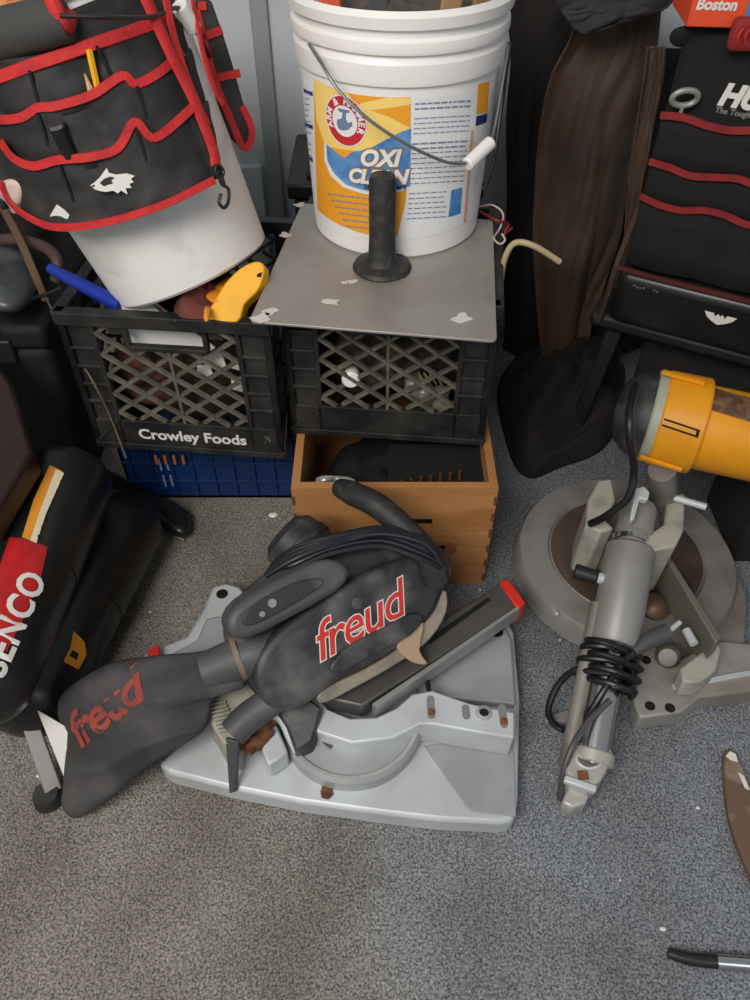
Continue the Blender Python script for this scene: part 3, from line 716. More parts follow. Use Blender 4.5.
for i in range(4):
    p = PY(156+i*9, 460, 1.075)
    add('orange_tab', box((p.x, 1.078, p.z-.002), (.005,.006,.022)), mat('orange tab', (206,120,60), .5), bl_c, bevel=.001)

# --- tote standing behind, carrying the bucket's rear
tt = thing('storage_tote', (.02, 1.53, 0), 'black storage tote standing behind the right milk crate', 'tote')
tg = []
for i, (a, b) in enumerate(((.0, .48),)): tg.append(box((0,0,.24),(.35,.23,.48)))
add('tote_body', join(*tg), M_black, tt, local=True, bevel=.012)
add('tote_lid', join(box((0,0,.495),(.37,.25,.03)), box((.14,0,.515),(.02,.2,.014)), box((-.14,0,.515),(.02,.2,.014))), M_black, tt, local=True, bevel=.006)

# ================================================================== TILTED WHITE BUCKET + ORGANISER
ax = V((-math.sin(math.radians(21)), .20, math.cos(math.radians(19)))).normalized()
tb_o = P(192, 270, .505)
T = Cone(tb_o, ax, .128, .075, (-tb_o.x*0-.0, -1, .0))
TBk = thing('plastic_bucket', tb_o, 'plain scuffed white bucket leaning over in the Crowley Foods crate', 'bucket')
TR = lambda t: .128+.075*t
prof = [(0,.004),(.118,.003),(.124,0),(.128,.004),(TR(.30),.30),(TR(.30)+.007,.302),(TR(.31)+.007,.312),(TR(.31),.315),(TR(.36),.36),(TR(.36)+.008,.362),(TR(.37)+.008,.372),(TR(.37)-.004,.372),(TR(.35)-.004,.35),(TR(.01)-.004,.01),(0,.008)]
tbody = add('bucket_body', lathe(tb_o, ax, prof, 80, ref=(0,-1,0)), M_whitedirty, TBk, smooth=32)
add('grip', tube([T.pt(*T.hit(176,6,.03),.034), T.pt(*T.hit(188,32,.02),.03)], .011, 16, smooth=False), M_white, TBk, bevel=.002, label='white plastic bail grip')
add('bail', tube([T.pt(*T.hit(60,16,.07),.075), T.pt(*T.hit(110,18,.07),.075), T.pt(*T.hit(150,18,.05),.055), T.pt(*T.hit(176,10,.03),.036), T.pt(*T.hit(190,34,.02),.03), T.pt(*T.hit(206,60,0),.012)], .0028, 8), M_dkmetal, TBk)
# organiser
org = thing('bucket_organizer', T.pt(0,.15,.05), 'black fabric tool organizer with bright red binding wrapped around the leaning white bucket', 'tool organizer')
def tl(pix, off): return [T.hit(x, y, off) for x, y in pix]
def interp(line, th):
    line = sorted(line)
    if th <= line[0][0]: return line[0][1]
    for (a, b), (c, d) in zip(line, line[1:]):
        if th <= c: return b+(d-b)*(th-a)/max(c-a, 1e-6)
    return line[-1][1]
hem = [(0,180),(14,206),(50,226),(90,225),(130,216),(170,202),(214,180)]
l1 = [(0,140),(14,158),(34,166),(58,160),(90,157),(118,148),(135,122),(155,138),(192,108)]
l2 = [(-6,120),(20,118),(38,108),(56,106),(92,95),(122,76),(136,84),(160,72),(182,52)]
l3 = [(-8,80),(30,66),(60,56),(100,42),(130,32),(165,20)]
thr = T.hit(214,180,.03)[0]; thl = T.hit(0,150,.03)[0]-1.1; thr2 = T.hit(180,0,.03)[0]; thm = interp(tl(hem, .046), thr)
for nm, lo, hi, off, offt in (('pocket_row', hem, l1, .046, .040), ('pocket_row', l1, l2, .034, .030), ('pocket_row', l2, l3, .025, .022)):
    a = tl(lo, off); b = tl(hi, off)
    def fn(s, t, a=a, b=b, off=off, offt=offt):
        th = thl+(thr+(thr2-thr)*max(0, min((interp(a, thr)+t*(interp(b, thr)-interp(a, thr))-thm)/(.33-thm), 1))-thl)*s; t0 = interp(a, th)-(.012 if off < .046 else 0); t1 = interp(b, th)
        tt_ = t0+(t1-t0)*t
        puff = .011*abs(math.sin(th*4.2+off*60))**.6+.004*noise.noise(V((th*6, t*4, off*50)))
        return T.pt(th, tt_, off+(offt-off)*t+puff*(1-.4*t))
    add(nm, grid(fn, 90, 12), M_fabric, org, smooth=180, solid=.004)
a = tl(l3, .02)
add('back_panel', grid(lambda s, t: T.pt(thl+(thr2-thl)*s, interp(a, thl+(thr-thl)*s)-.01+(.36-interp(a, thl+(thr-thl)*s))*t, .02+.004*noise.noise(V((s*14, t*5, 2)))), 80, 10), M_fabric, org, smooth=180, solid=.004)
# rolled grey tool sleeve along the rim
add('foam_handle', tube([PY(-30,44,1.02), PY(10,33,1.01), PY(40,25,1.00), PY(66,18,1.0)], [.028,.027,.026,.024], 20), mat('charcoal foam', (62,61,60), .8, bump=.3), org, bevel=0)
add('handle_binding', tube([PY(50,-6,.99), PY(58,14,.985), PY(66,26,.99), PY(70,16,1.01)], .009, 10), M_red, org)
def rib(pix, off, wd, m=M_red, nm='red_binding', th=.003, par=None):
    p, n = T.line(pix, off); return add(nm, ribbon(p, n, wd, th, 6), m, par or org, smooth=60)
rib(hem, .060, .010); rib(l1, .050, .011); rib(l2, .039, .011); rib(l3, .031, .014)
rib([(142,-10),(152,12),(172,56),(192,96),(206,130),(214,152),(216,166)], .050, .016, nm='strap', th=.002)
rib([(164,-10),(172,30),(184,70),(198,104),(210,132),(216,160)], .047, .010, nm='strap', th=.002)
rib([(192,0),(196,22),(204,60),(214,90),(222,104)], .04, .007, nm='strap')
# side flap on the far right
fl = [(196,-12),(212,2),(222,30),(232,62),(246,112),(250,138),(242,150),(232,140),(218,104),(206,62),(198,30)]
FP = Fr(T.pt(*T.hit(225,60,.0),.0), V((.3,.1,1)), V((.35,-1,.2)))
fl_o = add('side_flap', prism([FP.at(x,y,.0) for x, y in fl], FP.n*-.012), M_fabric, org, bevel=.003)
for pl in ([(196,10),(200,24),(214,78),(230,118),(244,148),(252,132),(242,106)], [(200,38),(222,30)], [(216,78),(240,73)], [(198,6),(206,6)]):
    add('red_binding', ribbon([FP.at(x,y,.001) for x,y in pl], FP.n, .011, .003), M_red, fl_o)
for pl_x in ([(136,130),(146,160),(152,190),(158,203)], [(60,164),(72,194),(84,222)], [(136,86),(142,104),(146,118)], [(38,112),(46,134),(52,156)], [(96,46),(108,70),(114,88)], [(30,70),(36,90),(40,104)]):
    p_, n_ = T.line(pl_x, .050 if pl_x[0][1] > 125 else (.040 if pl_x[0][1] > 80 else .032)); add('pocket_seam', ribbon(p_, n_, .004, .004, 4), M_fabric2, org)
# snap hook
sp = T.pt(*T.hit(217,168,.05), .056)
def tp(x, y, o=.056): return T.pt(*T.hit(x,y,.05), o)
hk2 = add('snap_hook', join(tube([tp(214,166),tp(219,168),tp(221,174),tp(217,178),tp(213,172)], .0022, 8, closed=True), tube([tp(218,177),tp(221,186)], [.0045,.0035], 10),
    tube([tp(221,186),tp(226,190),tp(226,202),tp(222,208),tp(217,203),tp(219,194)], .0024, 8)), M_dkmetal, org)
# dog head emblem (white shape on the pocket)
dg = [(118,298),(135,285),(150,270),(158,258),(172,238),(180,255),(205,262),(240,258),(268,268),(255,278),(265,290),(250,295),(258,310),(238,310),(245,332),(222,318),(212,328),(196,318),(172,322),(150,318),(134,312)]
def dp(pix, off=.057):
    pts = [T.hit(60+x/3.57, 100+y/3.57, .046) for x, y in pix]; return T.patch(pts, off, uv=True)
dgo = add('dog_head_patch', dp(dg), M_wlogo, org, smooth=180, weld=False)
add('dog_face_marks', join(dp([(150,290),(165,275),(185,268),(200,272),(188,282),(195,292),(178,296),(165,302)], .0578), dp([(122,299),(132,295),(134,300),(128,304)], .0578)), M_fabric, dgo, smooth=180, weld=False)
dg2 = [(150,600),(172,560),(192,575),(206,590),(196,612),(182,600),(168,604)]
add('dog_head_patch', T.patch([T.hit(x/2.78, y/2.78, .046) for x, y in dg2], .057, uv=True), M_wlogo, org, smooth=180, weld=False)
# pencils and torch in pockets
def pencil(a, b, lab_, tip=True):
    t = thing('pencil', a, lab_, 'pencil'); d = (b-a).normalized(); L = (b-a).length
    add('barrel', lathe(a, d, [(0,0),(.0042,0),(.0042,L-(.018 if tip else .004)),(0,L-(.018 if tip else .004))], 6), M_yellow, t, smooth=0)
    if tip: add('point', lathe(a, d, [(0.0042,L-.018),(.0008,L),(0,L)], 6), mat('pencil wood', (214,176,128), .6), t, smooth=0)
pencil(T.pt(*T.hit(100,100,.035), .030), T.pt(*T.hit(88,46,.035), .040), 'longer yellow pencil in a pocket of the red edged organizer', False)
pencil(T.pt(*T.hit(94,100,.035), .030), T.pt(*T.hit(85,74,.035), .040), 'short sharpened yellow pencil beside the longer pencil', True)
tc_ = thing('flashlight', tp(66,150), 'small black flashlight with silver end in a lower pocket of the organizer', 'flashlight')
a_, b_ = T.pt(*T.hit(72,156,.04), .044), T.pt(*T.hit(60,126,.04), .050)
add('barrel', tube([a_, b_], .0095, 16, smooth=False), M_tank, tc_); add('end_cap', tube([b_, b_+(b_-a_).normalized()*.004], .0098, 16, smooth=False), M_chrome, tc_)
wrp = props(add('cloth_scrap', pillow([T.pt(*T.hit(x,y,.04),.052) for x,y in ((6,186),(14,176),(26,180),(30,196),(24,210),(12,206))], T.rd(-.6), .012, wob=.5), mat('pinkish white cloth', (206,184,172), .8)), 'pinkish white scrap tucked in the lowest left pocket of the organizer', 'cloth')
otop = props(add('orange_gloves', pillow([PY(x,y,1.06) for x,y in ((-10,-10),(50,-20),(54,0),(30,12),(4,14),(-12,12))], V((0,-1,.2)), .02, wob=.6), mat('orange cloth', (206,120,50), .85, col2=(150,150,130), scale=18, amt=.8)), 'orange and grey cloth gloves at the top left above the grey foam handle', 'gloves')

# contents of the left crate
yt = thing('yellow_tool', P(235,300,.50), 'bright yellow plastic tool handle sticking out of the left milk crate beside the metal hawk', 'tool')
YP = plane3((215,318,.50), (260,265,.56), (225,290,.53))
add('handle', prism(catmull([YP.at(x,y) for x,y in ((202,320),(212,304),(224,284),(240,268),(256,261),(264,266),(262,280),(256,292),(244,304),(236,322))], 3, True), YP.n*-.025), M_yellow, yt, bevel=.006, seg=3)
add('hang_hole', prism([YP.at(x,y,.0006) for x,y in ((257,274),(262,272),(261,277),(257,277))], YP.n*-.001), M_darkin, yt)
props(add('file_tool', tube([P(50,268,.51),P(80,284,.50),P(122,306,.49)], [.008,.011,.012], 14), mat('deep blue plastic', (24,50,150), .4)), 'deep blue tool handle lying across the top of the left milk crate', 'handle')
gl = thing('work_glove', P(215,300,.48), 'crumpled maroon and yellow work glove under the leaning white bucket', 'glove')
add('palm', pillow([P(x,y,.49) for x,y in ((180,322),(176,306),(196,296),(220,284),(236,280),(232,300),(222,322))], V((0,-.3,1)), .03, wob=.5, wf=30), mat('maroon cloth', (104,50,44), .85, col2=(66,34,34), scale=25, amt=.8), gl)
for pp_ in (((206,296),(216,290),(232,296),(230,301),(214,303)), ((214,288),(230,278),(238,282),(226,290)), ((205,308),(210,308),(209,320),(204,320))):
    add('yellow_patch', pillow([P(x,y,.515) for x,y in pp_], V((0,-.3,1)), .006), M_orange, gl)
crd = props(add('white_card', prism([PY(x,y,1.02) for x,y in ((118,300),(150,300),(215,348),(208,352),(128,348))], (0,.004,0)), mat('grey white card', (236,236,232), .5)), 'white card standing behind the hand hole of the left milk crate', 'card')
mtl = props(add('metal_ruler', beam(P(150,302,.50), P(176,322,.494), .004, .003), M_chrome), 'thin bright metal strip poking out under the leaning white bucket', 'metal strip')
def chunk(name, pix, Y, m, lab_, cat, T_=.02): return props(add(name, pillow([PY(x,y,Y) for x,y in pix], V((0,-1,.3)), T_, wob=.4, wf=30), m, smooth=60), lab_, cat)
chunk('brown_cloth', ((118,350),(160,345),(195,362),(190,400),(140,400),(122,380)), 1.06, M_brown, 'rusty brown cloth seen through the lattice of the left milk crate', 'cloth', .04)
for i,(x,y,s) in enumerate(((216,362,10),(240,385,9),(205,372,8),(238,365,7))):
    props(add('paper_scrap', prism([PY(x+s*a,y+s*b*.8,1.0+.004*i) for a,b in ((-1,-.8),(.6,-1),(1,.5),(.2,1),(-.9,.6))], (0,.004,0)), mat('dirty white paper', (226,224,216), .7)), ('white scrap high in the lattice middle right of the left crate','white scrap low at the right side of the left crate lattice','small white scrap left of the others in the left crate','small white scrap in the top right of the left crate lattice')[i], 'paper')
props(add('filler_rags', pillow([V((-.304+.135*math.cos(a),1.142+.125*math.sin(a),.33)) for a in [i*math.pi/6 for i in range(12)]], V((0,0,1)), .11, .09, wob=.35, wf=14, sharp=.3), mat('dark brown rags', (42,30,25), .9, col2=(80,56,40), scale=18, amt=.8), smooth=180), 'dark brown rags heaped inside the left milk crate', 'rags')
# contents of the right crate
props(add('filler_rags', pillow([V((.036+.135*math.cos(a),1.15+.125*math.sin(a),.345)) for a in [i*math.pi/6 for i in range(12)]], V((0,0,1)), .10, .085, wob=.35, wf=14, sharp=.3), mat('dark oily rags', (46,38,32), .9, col2=(100,84,66), scale=30, amt=.8), smooth=180), 'dark oily rags heaped inside the right milk crate', 'rags')
props(add('white_bottle_cap', lathe(PY(351,376,1.01), (0,-1,.1), [(0,-.01),(.014,-.01),(.015,.0),(.015,.012),(.012,.016),(0,.016)], 20), M_white), 'white plastic cap behind the lattice of the right milk crate', 'cap')
for i,(x,y) in enumerate(((424,392),(440,396),(414,384))):
    props(add('glass_jar', lathe(PY(x,y,1.015)+V((0,0,-.02)), (0,0,1), [(0,0),(.015,0),(.016,.004),(.016,.03),(.012,.034),(0,.034)], 20), mat('dull grey glass', (124,126,116), .3)), ('round grey jar in the middle of the right crate lattice','round grey jar at the right end of the row in the right crate','small grey jar left of the other two in the right crate')[i], 'jar')
for i in range(4):
    props(add('brass_screw', tube([PY(418+i*6,372+i,1.008),PY(424+i*6,382+i,1.008)], .0018, 8, smooth=False), mat('bright brass', (200,174,104), .35, .6)), 'thin brass screw behind the right milk crate lattice, one of four', 'screw', 'brass screws behind the right crate lattice')
# tangle of wires and curved tube right of the hawk
props(add('copper_wire', tube([P(475,208,.54),P(492,205,.56),P(503,214,.55),P(500,228,.53),P(494,238,.53),P(500,244,.53),P(505,240,.535),P(502,234,.54)], .0016, 8), mat('pale insulated wire', (196,180,172), .4)), 'pale looping wire beside the right rear corner of the metal hawk', 'wire')
props(add('red_wire', tube([P(480,212,.53),P(496,220,.545),P(508,224,.53),P(504,234,.52),P(512,228,.52)], .0022, 8), mat('dark red wire', (140,40,44), .5)), 'dark red wire beside the right rear corner of the metal hawk', 'wire')
props(add('flexible_tube', tube([P(500,300,.44),P(501,280,.49),P(505,258,.53),P(515,243,.555),P(534,246,.555),P(560,262,.53)], .0048, 12), M_tan), 'curved cream plastic tube rising beside the right edge of the metal hawk', 'tube')

# ================================================================== CLUTTER ON THE LEFT
props(add('grey_plastic_bag', pillow([P(x,y,.42) for x,y in ((-20,246),(10,240),(28,252),(34,280),(26,304),(4,312),(-24,300))], V((0,-.7,.7)), .05, wob=.4), mat('grey plastic film', (78,82,86), .35, col2=(64,68,72), scale=20, amt=.8), smooth=180), 'crumpled grey plastic bag at the left edge below the organizer', 'bag')
props(add('brown_strap', ribbon([P(2,206,.52),P(20,240,.50),P(34,272,.47),P(46,300,.42)], V((0,-.6,.8)), .014, .003), mat('brown webbing', (96,72,54), .85)), 'brown webbing strap hanging down beside the left milk crate', 'strap')
props(add('thin_cord', tube([P(46,298,.42),P(70,344,.40),P(92,380,.38),P(110,416,.30),P(126,458,.22)], .0016, 8), mat('olive cord', (104,92,70), .7)), 'thin olive cord running down across the left milk crate', 'cord')
props(add('metal_rod', tube([P(-10,314,.36),P(18,304,.40),P(40,296,.43),P(62,288,.45)], .003, 8), M_dkmetal), 'thin dark metal rod above the black case at the left', 'rod')
props(add('maroon_hose', tube([P(-10,240,.47),P(20,240,.48),P(46,248,.48),P(58,262,.47),P(56,280,.44)], .010, 12), mat('dusty maroon rubber', (78,56,54), .6)), 'dusty maroon hose bending under the organizer at the left', 'hose')
cs_ = thing('tool_case', (-.71, 1.30, 0), 'large black plastic tool case standing left of the milk crates', 'case')
M_vblack = mat('matt black plastic', (15,15,15), .75)
add('case_body', box((0,0,.16),(.24,.30,.32)), M_vblack, cs_, local=True, bevel=.02, seg=4)
add('case_lid', box((0,0,.345),(.25,.31,.05)), M_vblack, cs_, local=True, bevel=.015, seg=4)
add('latch', box((.04,-.155,.32),(.04,.012,.05)), M_black, cs_, local=True, bevel=.004)
add('carry_handle', tube([V((-.06,-.155,.36)),V((-.05,-.175,.385)),V((.03,-.175,.385)),V((.04,-.155,.36))], .008, 12), M_black, cs_, local=True)
props(add('metal_toolbox', join(prism([P(x,y,.36) for x,y in ((33,452),(12,384),(-10,350),(-150,350),(-120,500),(-10,522))], (0,0,-.045))), M_maroon, bevel=.006), 'dark maroon metal box at the left edge above the air compressor', 'box')
ft = thing('stand_foot', P(160,515,.0), 'glossy black flat foot with a thin tan edge on the carpet below the blue crate', 'stand')
add('foot', pillow([P(x,y,.025) for x,y in ((100,470),(130,482),(165,500),(186,512),(190,528),(180,536),(150,522),(118,502),(100,488))], V((0,0,1)), .022, .018, sharp=.35), M_tank, ft, smooth=60)
add('tan_edge', tube([P(x,y,.008) for x,y in ((104,494),(140,518),(184,540))], .002, 8), M_tan, ft)

backdrop_left = [PY(-120,-40,1.52), PY(84,-40,1.52), PY(84,330,1.52), PY(-120,330,1.52)]
props(add('dark_backdrop', grid(lambda q,t: (backdrop_left[0].lerp(backdrop_left[1],q)).lerp(backdrop_left[3].lerp(backdrop_left[2],q),t)+V((0,.02*math.sin(q*22+t*2)+.015*noise.noise(V((q*5,t*4,0))),0)), 60, 30), M_leather_b, smooth=180, solid=.004), 'added dark backdrop hanging at the far left behind the leaning white bucket', 'coat')  # added dark sheet, stands in for the gloom behind the bucket
# ================================================================== COMPRESSOR
cp = thing('air_compressor', P(60,640,0), 'black twin tank air compressor with red SENCO label at the left edge', 'air compressor')
def tank(a, b, r, nm):
    d = b-a; L = d.length
    pr = [(0,0)]+[(r*math.sin(i*math.pi/16), r*.75*(1-math.cos(i*math.pi/16))) for i in range(1,9)]
    pr += [(r,L*.5),(r+.0015,L*.5),(r+.0015,L*.515),(r,L*.515)]
    pr += [(r*math.cos(i*math.pi/16), L-r*.75+r*.75*math.sin(i*math.pi/16)) for i in range(0,9)]
    return add(nm, lathe(a, d, pr, 56, ref=(0,0,1)), M_tank, cp, smooth=40)
R1 = .072
a1, b1 = P(-42,720,.235), P(78,462,.235)
a2, b2 = P(8,730,.085), P(134,506,.085)
t1 = tank(a1, b1, R1, 'upper_tank'); t2 = tank(a2, b2, .074, 'lower_tank')
C1 = Cone(a1, b1-a1, R1, 0, V((.3,-.5,1))); C2 = Cone(a2, b2-a2, .074, 0, V((.3,-.5,1)))
def c1(name, pix, m, off=.001): return add(name, C1.patch(pix, off), m, t1, smooth=180, weld=False)
c1('red_label', [(10,538),(47,548),(40,580),(22,620),(6,652),(-16,645),(-8,590)], M_tlabel, .0016)
c1('caution_strip', [(50,466),(62,472),(44,512),(32,542),(22,538),(34,500)], M_orange, .0016)
c1('caution_text_strip', [(56,470),(64,474),(46,514),(36,544),(30,541),(42,506)], M_cream, .002)
tks = [C1.patch([(35+i*3.8+2, 538-i*9.2), (40+i*3.2+1, 540-i*9.2), (40.5+i*3.2+1, 537.5-i*9.2), (35.5+i*3.8+2, 535.5-i*9.2)], .0024) for i in range(8)]
add('caution_marks', join(*tks), M_darkin, t1, smooth=0, weld=False)
# word on the label, running along the tank
thA, tA = C1.hit(-14, 662)
wt = flat_text('SENCO', .047, bold=.0014, spacing=1.05)
th_b, t_b = C1.hit(28, 572)
wmax = max(v.x for v in wt[0])
SGN = 1 if C1.hit(0,600)[0] > C1.hit(30,600)[0] else -1
thc = C1.hit(20,605)[0]
g = ([C1.pt(thc+(v.y-.017)/R1*SGN, t_b+(v.x-wmax), .003) for v in wt[0]], wt[1])
add('tank_lettering', g, M_wlogo, t1, smooth=0, weld=False)
add('warning_label', C2.patch([(73,631),(84,642),(86,655),(78,670),(63,662),(70,648)], .001), M_orange, t2, smooth=180, weld=False)
add('warning_marks', C2.patch([(72,650),(78,654),(76,660),(69,656)], .0016), M_darkin, t2, smooth=180, weld=False)
add('foot_bracket', prism([P(18,716,.10),P(34,710,.10),P(62,788,.02),P(46,798,.02)], (-.004,.006,-.012)), M_grey, cp, bevel=.002)
add('white_bracket', prism([P(37,710,.12),P(68,728,.115),P(65,780,.045)], (-.003,.006,-.010)), M_wlogo, cp, bevel=.001)
add('rubber_foot', lathe(P(50,800,.0), (0,0,1), [(0,0),(.02,0),(.022,.004),(.018,.024),(0,.024)], 20), M_rubber, cp)
add('saddle', join(box((P(-20,640,0).x, P(-20,640,0).y, .075), (.12,.03,.15)), box((P(45,560,0).x, P(45,560,0).y, .09), (.16,.03,.17))), M_black, cp, bevel=.004)

# ================================================================== RIGHT HAND SAW
DC = P(626, 553, .05)
rs = thing('chop_saw', (DC.x, DC.y, 0), 'older grey miter saw with round cast base and yellow motor at the right', 'saw')
RD = .196
add('round_base', lathe(V((DC.x,DC.y,0)), (0,0,1), [(0,.0),(RD-.03,.0),(RD+.006,.004),(RD+.003,.02),(RD,.044),(RD-.004,.05),(.142,.05),(.138,.045),(.134,.048),(.112,.048),(.108,.042),(0,.042)], 96), mat('round saw table', (150,148,145), .5, .2, col2=(112,104,96), scale=7, amt=.8), rs, smooth=30)
add('inner_turntable', lathe(V((DC.x,DC.y,.042)), (0,0,1), [(.136,0),(.136,.0065),(.128,.0068),(.112,.0066),(.108,.005),(0,.005)], 64), mat('brown stained steel', (104,88,76), .45, .3, col2=(54,44,38), scale=8, amt=.8), rs)
add('base_skirt', prism([P(x,y,.03) for x,y in ((690,640),(735,560),(748,600),(744,650),(720,680))], (0,0,-.03)), M_castd, rs, bevel=.004)
add('rim_pin', lathe(P(556,612,.052)+V((0,0,.0)), (0,-.6,.3), [(0,-.01),(.004,-.01),(.004,.006),(0,.006)], 10), M_castw, rs)
# slide tube
A_, B_ = P(590,772,.05), P(636,520,.20)
d = (B_-A_); Ld = d.length; dn = d.normalized()
def along(t, up=0.0): return A_+d*t+V((0,0,1))*up
sx0 = 0.50
add('chrome_tube', tube([along(-.02), along(.60)], .0225, 28, smooth=False), M_chrome, rs)
add('tube_bar', tube([along(.02)+V((-.036,.0,-.0)), along(.64)+V((-.036,0,0))], .012, 16, smooth=False), M_castd, rs)
slv = add('sleeve', lathe(along(.47), d, [(0,0),(.036,0),(.0385,.004),(.0385,Ld*.40),(.035,Ld*.41),(.024,Ld*.42),(.024,Ld*.46),(.030,Ld*.47),(.030,Ld*.58),(.026,Ld*.60),(0,Ld*.60)], 40), M_grey, rs)
add('sleeve_ring', lathe(along(.47)+dn*Ld*.43, d, [(.0245,0),(.0275,.001),(.0275,.008),(.0245,.009)], 36, caps=False), M_chrome, slv)
kn = add('lock_knob', tube([P(598,578,.17), P(574,571,.17)], [.011,.013], 16, smooth=False), M_black, slv, bevel=.003)
add('knob_stem', tube([P(606,580,.165), P(596,577,.17)], .009, 12, smooth=False), M_castw, slv)
add('clip', prism([P(630,520,.25),P(636,488,.27),P(644,486,.27),P(650,492,.27),P(648,500,.27),P(640,498,.27),P(634,520,.25)], (0,.004,-.014)), M_castw, slv, bevel=.002)
# end bracket
M_brk = mat('bright worn casting', (186,184,178), .42, .25, col2=(150,146,138), scale=16, amt=.6)
add('bracket_collar', tube([along(.03), along(.078)], [.031,.0305], 28, smooth=False), M_brk, rs, bevel=.003)
eb = add('end_bracket', prism(catmull([P(x,y,.074) for x,y in ((574,746),(592,738),(612,748),(612,758),(606,772),(594,786),(572,780),(566,768))], 2, True), (0,0,-.055)), M_brk, rs, bevel=.006, seg=3)
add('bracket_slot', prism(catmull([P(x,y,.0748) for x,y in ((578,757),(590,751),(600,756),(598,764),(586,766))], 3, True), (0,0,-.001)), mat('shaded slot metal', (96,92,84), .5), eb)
add('bracket_slot_rim', tube([P(x,y,.0752) for x,y in ((576,758),(590,749),(602,755),(600,765),(586,768))], .0016, 8, closed=True), M_castw, eb)
add('bracket_bolt', box(P(583,775,.0755), (.014,.012,.003)), M_rust, eb)
add('bracket_bar', beam(P(564,779,.075), P(596,790,.075), .010, .010), M_castw, eb, bevel=.002)
add('bracket_tip', prism([P(x,y,.045) for x,y in ((568,786),(590,794),(586,803),(572,808),(562,802))], (0,0,-.04)), M_brk, eb, bevel=.004)
# black cord wound round the tube
cp_ = []
sd = dn.cross(V((0,0,1))).normalized(); un = sd.cross(dn)
for i in range(0, 66):
    t = .30+.17*((i % 33)/33 if i < 33 else 1-(i-33)/33); a = i*2*math.pi/9
    rr_ = .031+.006*math.sin(i*1.3)
    cp_.append(along(t)+sd*rr_*1.25*math.cos(a)+un*rr_*math.sin(a))
cp_ += [P(610,690,.10),P(585,668,.11),P(562,680,.08),P(549,705,.05),P(552,722,.03),P(566,730,.03),P(584,720,.08),P(604,690,.12),P(618,668,.13),P(634,652,.14)]
add('power_cord', tube(cp_, .0052, 10, 4), M_cable, rs)
add('cord_drop', tube([P(610,700,.115),P(588,722,.10),P(572,748,.085),P(563,775,.06),P(560,800,.03)], .0048, 10), mat('grey cable', (66,66,68), .4), rs)
pl_ = add('plug', tube([P(634,652,.14),P(650,640,.145),P(668,632,.15)], [.006,.013,.014], 16), M_sawg, rs)
add('plug_prong', tube([P(668,632,.15),P(680,622,.155)], .004, 10, smooth=False), M_castw, pl_)
# yoke and brackets
add('left_yoke', prism([P(x,y,.20) for x,y in ((598,480),(612,478),(616,500),(606,520),(614,528),(600,532),(586,524),(588,500))], (0,.01,-.13)), M_beige, rs, bevel=.004)
add('right_yoke', prism([P(x,y,.20) for x,y in ((668,490),(686,494),(684,530),(676,546),(644,552),(646,536),(664,524))], (0,.01,-.13)), M_beige, rs, bevel=.004)
add('yoke_pin', tube([P(655,492,.21),P(706,507,.21)], .006, 12, smooth=False), M_castw, rs)
add('pivot_block', prism([P(x,y,.17) for x,y in ((604,500),(640,490),(664,500),(660,530),(630,545),(604,530))], (0,.0,-.10)), M_castd, rs, bevel=.006)
add('pivot_neck', tube([P(664,500,.18), P(662,470,.27)], [.026,.022], 20, smooth=False), M_castd, rs)
# yellow motor
m0, m1 = P(632,412,.315), P(760,440,.315)
dm = (m1-m0); Lm = dm.length; md = dm.normalized()
mt = add('motor_housing', lathe(m0, dm, [(0,.040),(.076,.040),(.079,.044),(.079,.105),(.077,.108),(.069,.110),(.068,.215),(.064,.222),(.05,.224),(0,.224)], 64, ref=(0,0,1)), M_yelm, rs, smooth=32)
add('motor_end', lathe(m0, dm, [(0,-.028),(.030,-.026),(.05,-.018),(.066,.0),(.070,.012),(.070,.030),(0,.030)], 56), M_saw, mt, smooth=32)
add('motor_band', lathe(m0, dm, [(0,.026),(.074,.026),(.0765,.029),(.0765,.0415),(0,.0415)], 64), mat('grey green paint', (158,160,144), .5), mt, smooth=32)
Cm = Cone(m0, dm, .0682, 0, V((0,-.3,1)))
add('motor_rear_cap', lathe(m0, dm, [(0,.222),(.056,.222),(.054,.27),(.04,.285),(0,.285)], 40), M_black, mt, smooth=32)
add('rating_plate', Cm.patch([(710,388),(756,400),(756,424),(709,410)], .0015), mat('brown scratched plate', (86,60,42), .5, col2=(140,110,80), scale=60, amt=.6), mt, smooth=180, weld=False)
Cn = Cone(m0, dm, .0795, 0, V((0,-.3,1)))
add('housing_slot', join(Cn.patch([(664,418),(700,430),(700,432),(664,420)], .0005), Cn.patch([(662,424),(698,436),(698,438),(662,426)], .0005), Cn.patch([(697,429),(700,430),(698,438),(695,437)], .0005)), M_darkin, mt, smooth=180, weld=False)
def flange(px):
    return ribbon([Cn.pt(*Cn.hit(*p), .001) for p in px], [Cn.rd(Cn.hit(*p)[0]) for p in px], .007, .006, 4)
add('housing_flange', flange([(662,374),(704,385)]), M_yelm, mt)
add('housing_flange', flange([(640,455),(682,468)]), M_yelm, mt)
add('motor_cord', tube([P(636,385,.40),P(630,410,.41),P(630,440,.38),P(634,470,.32),P(628,498,.28),P(606,516,.24),P(590,524,.21)], .006, 10), M_cable, rs)
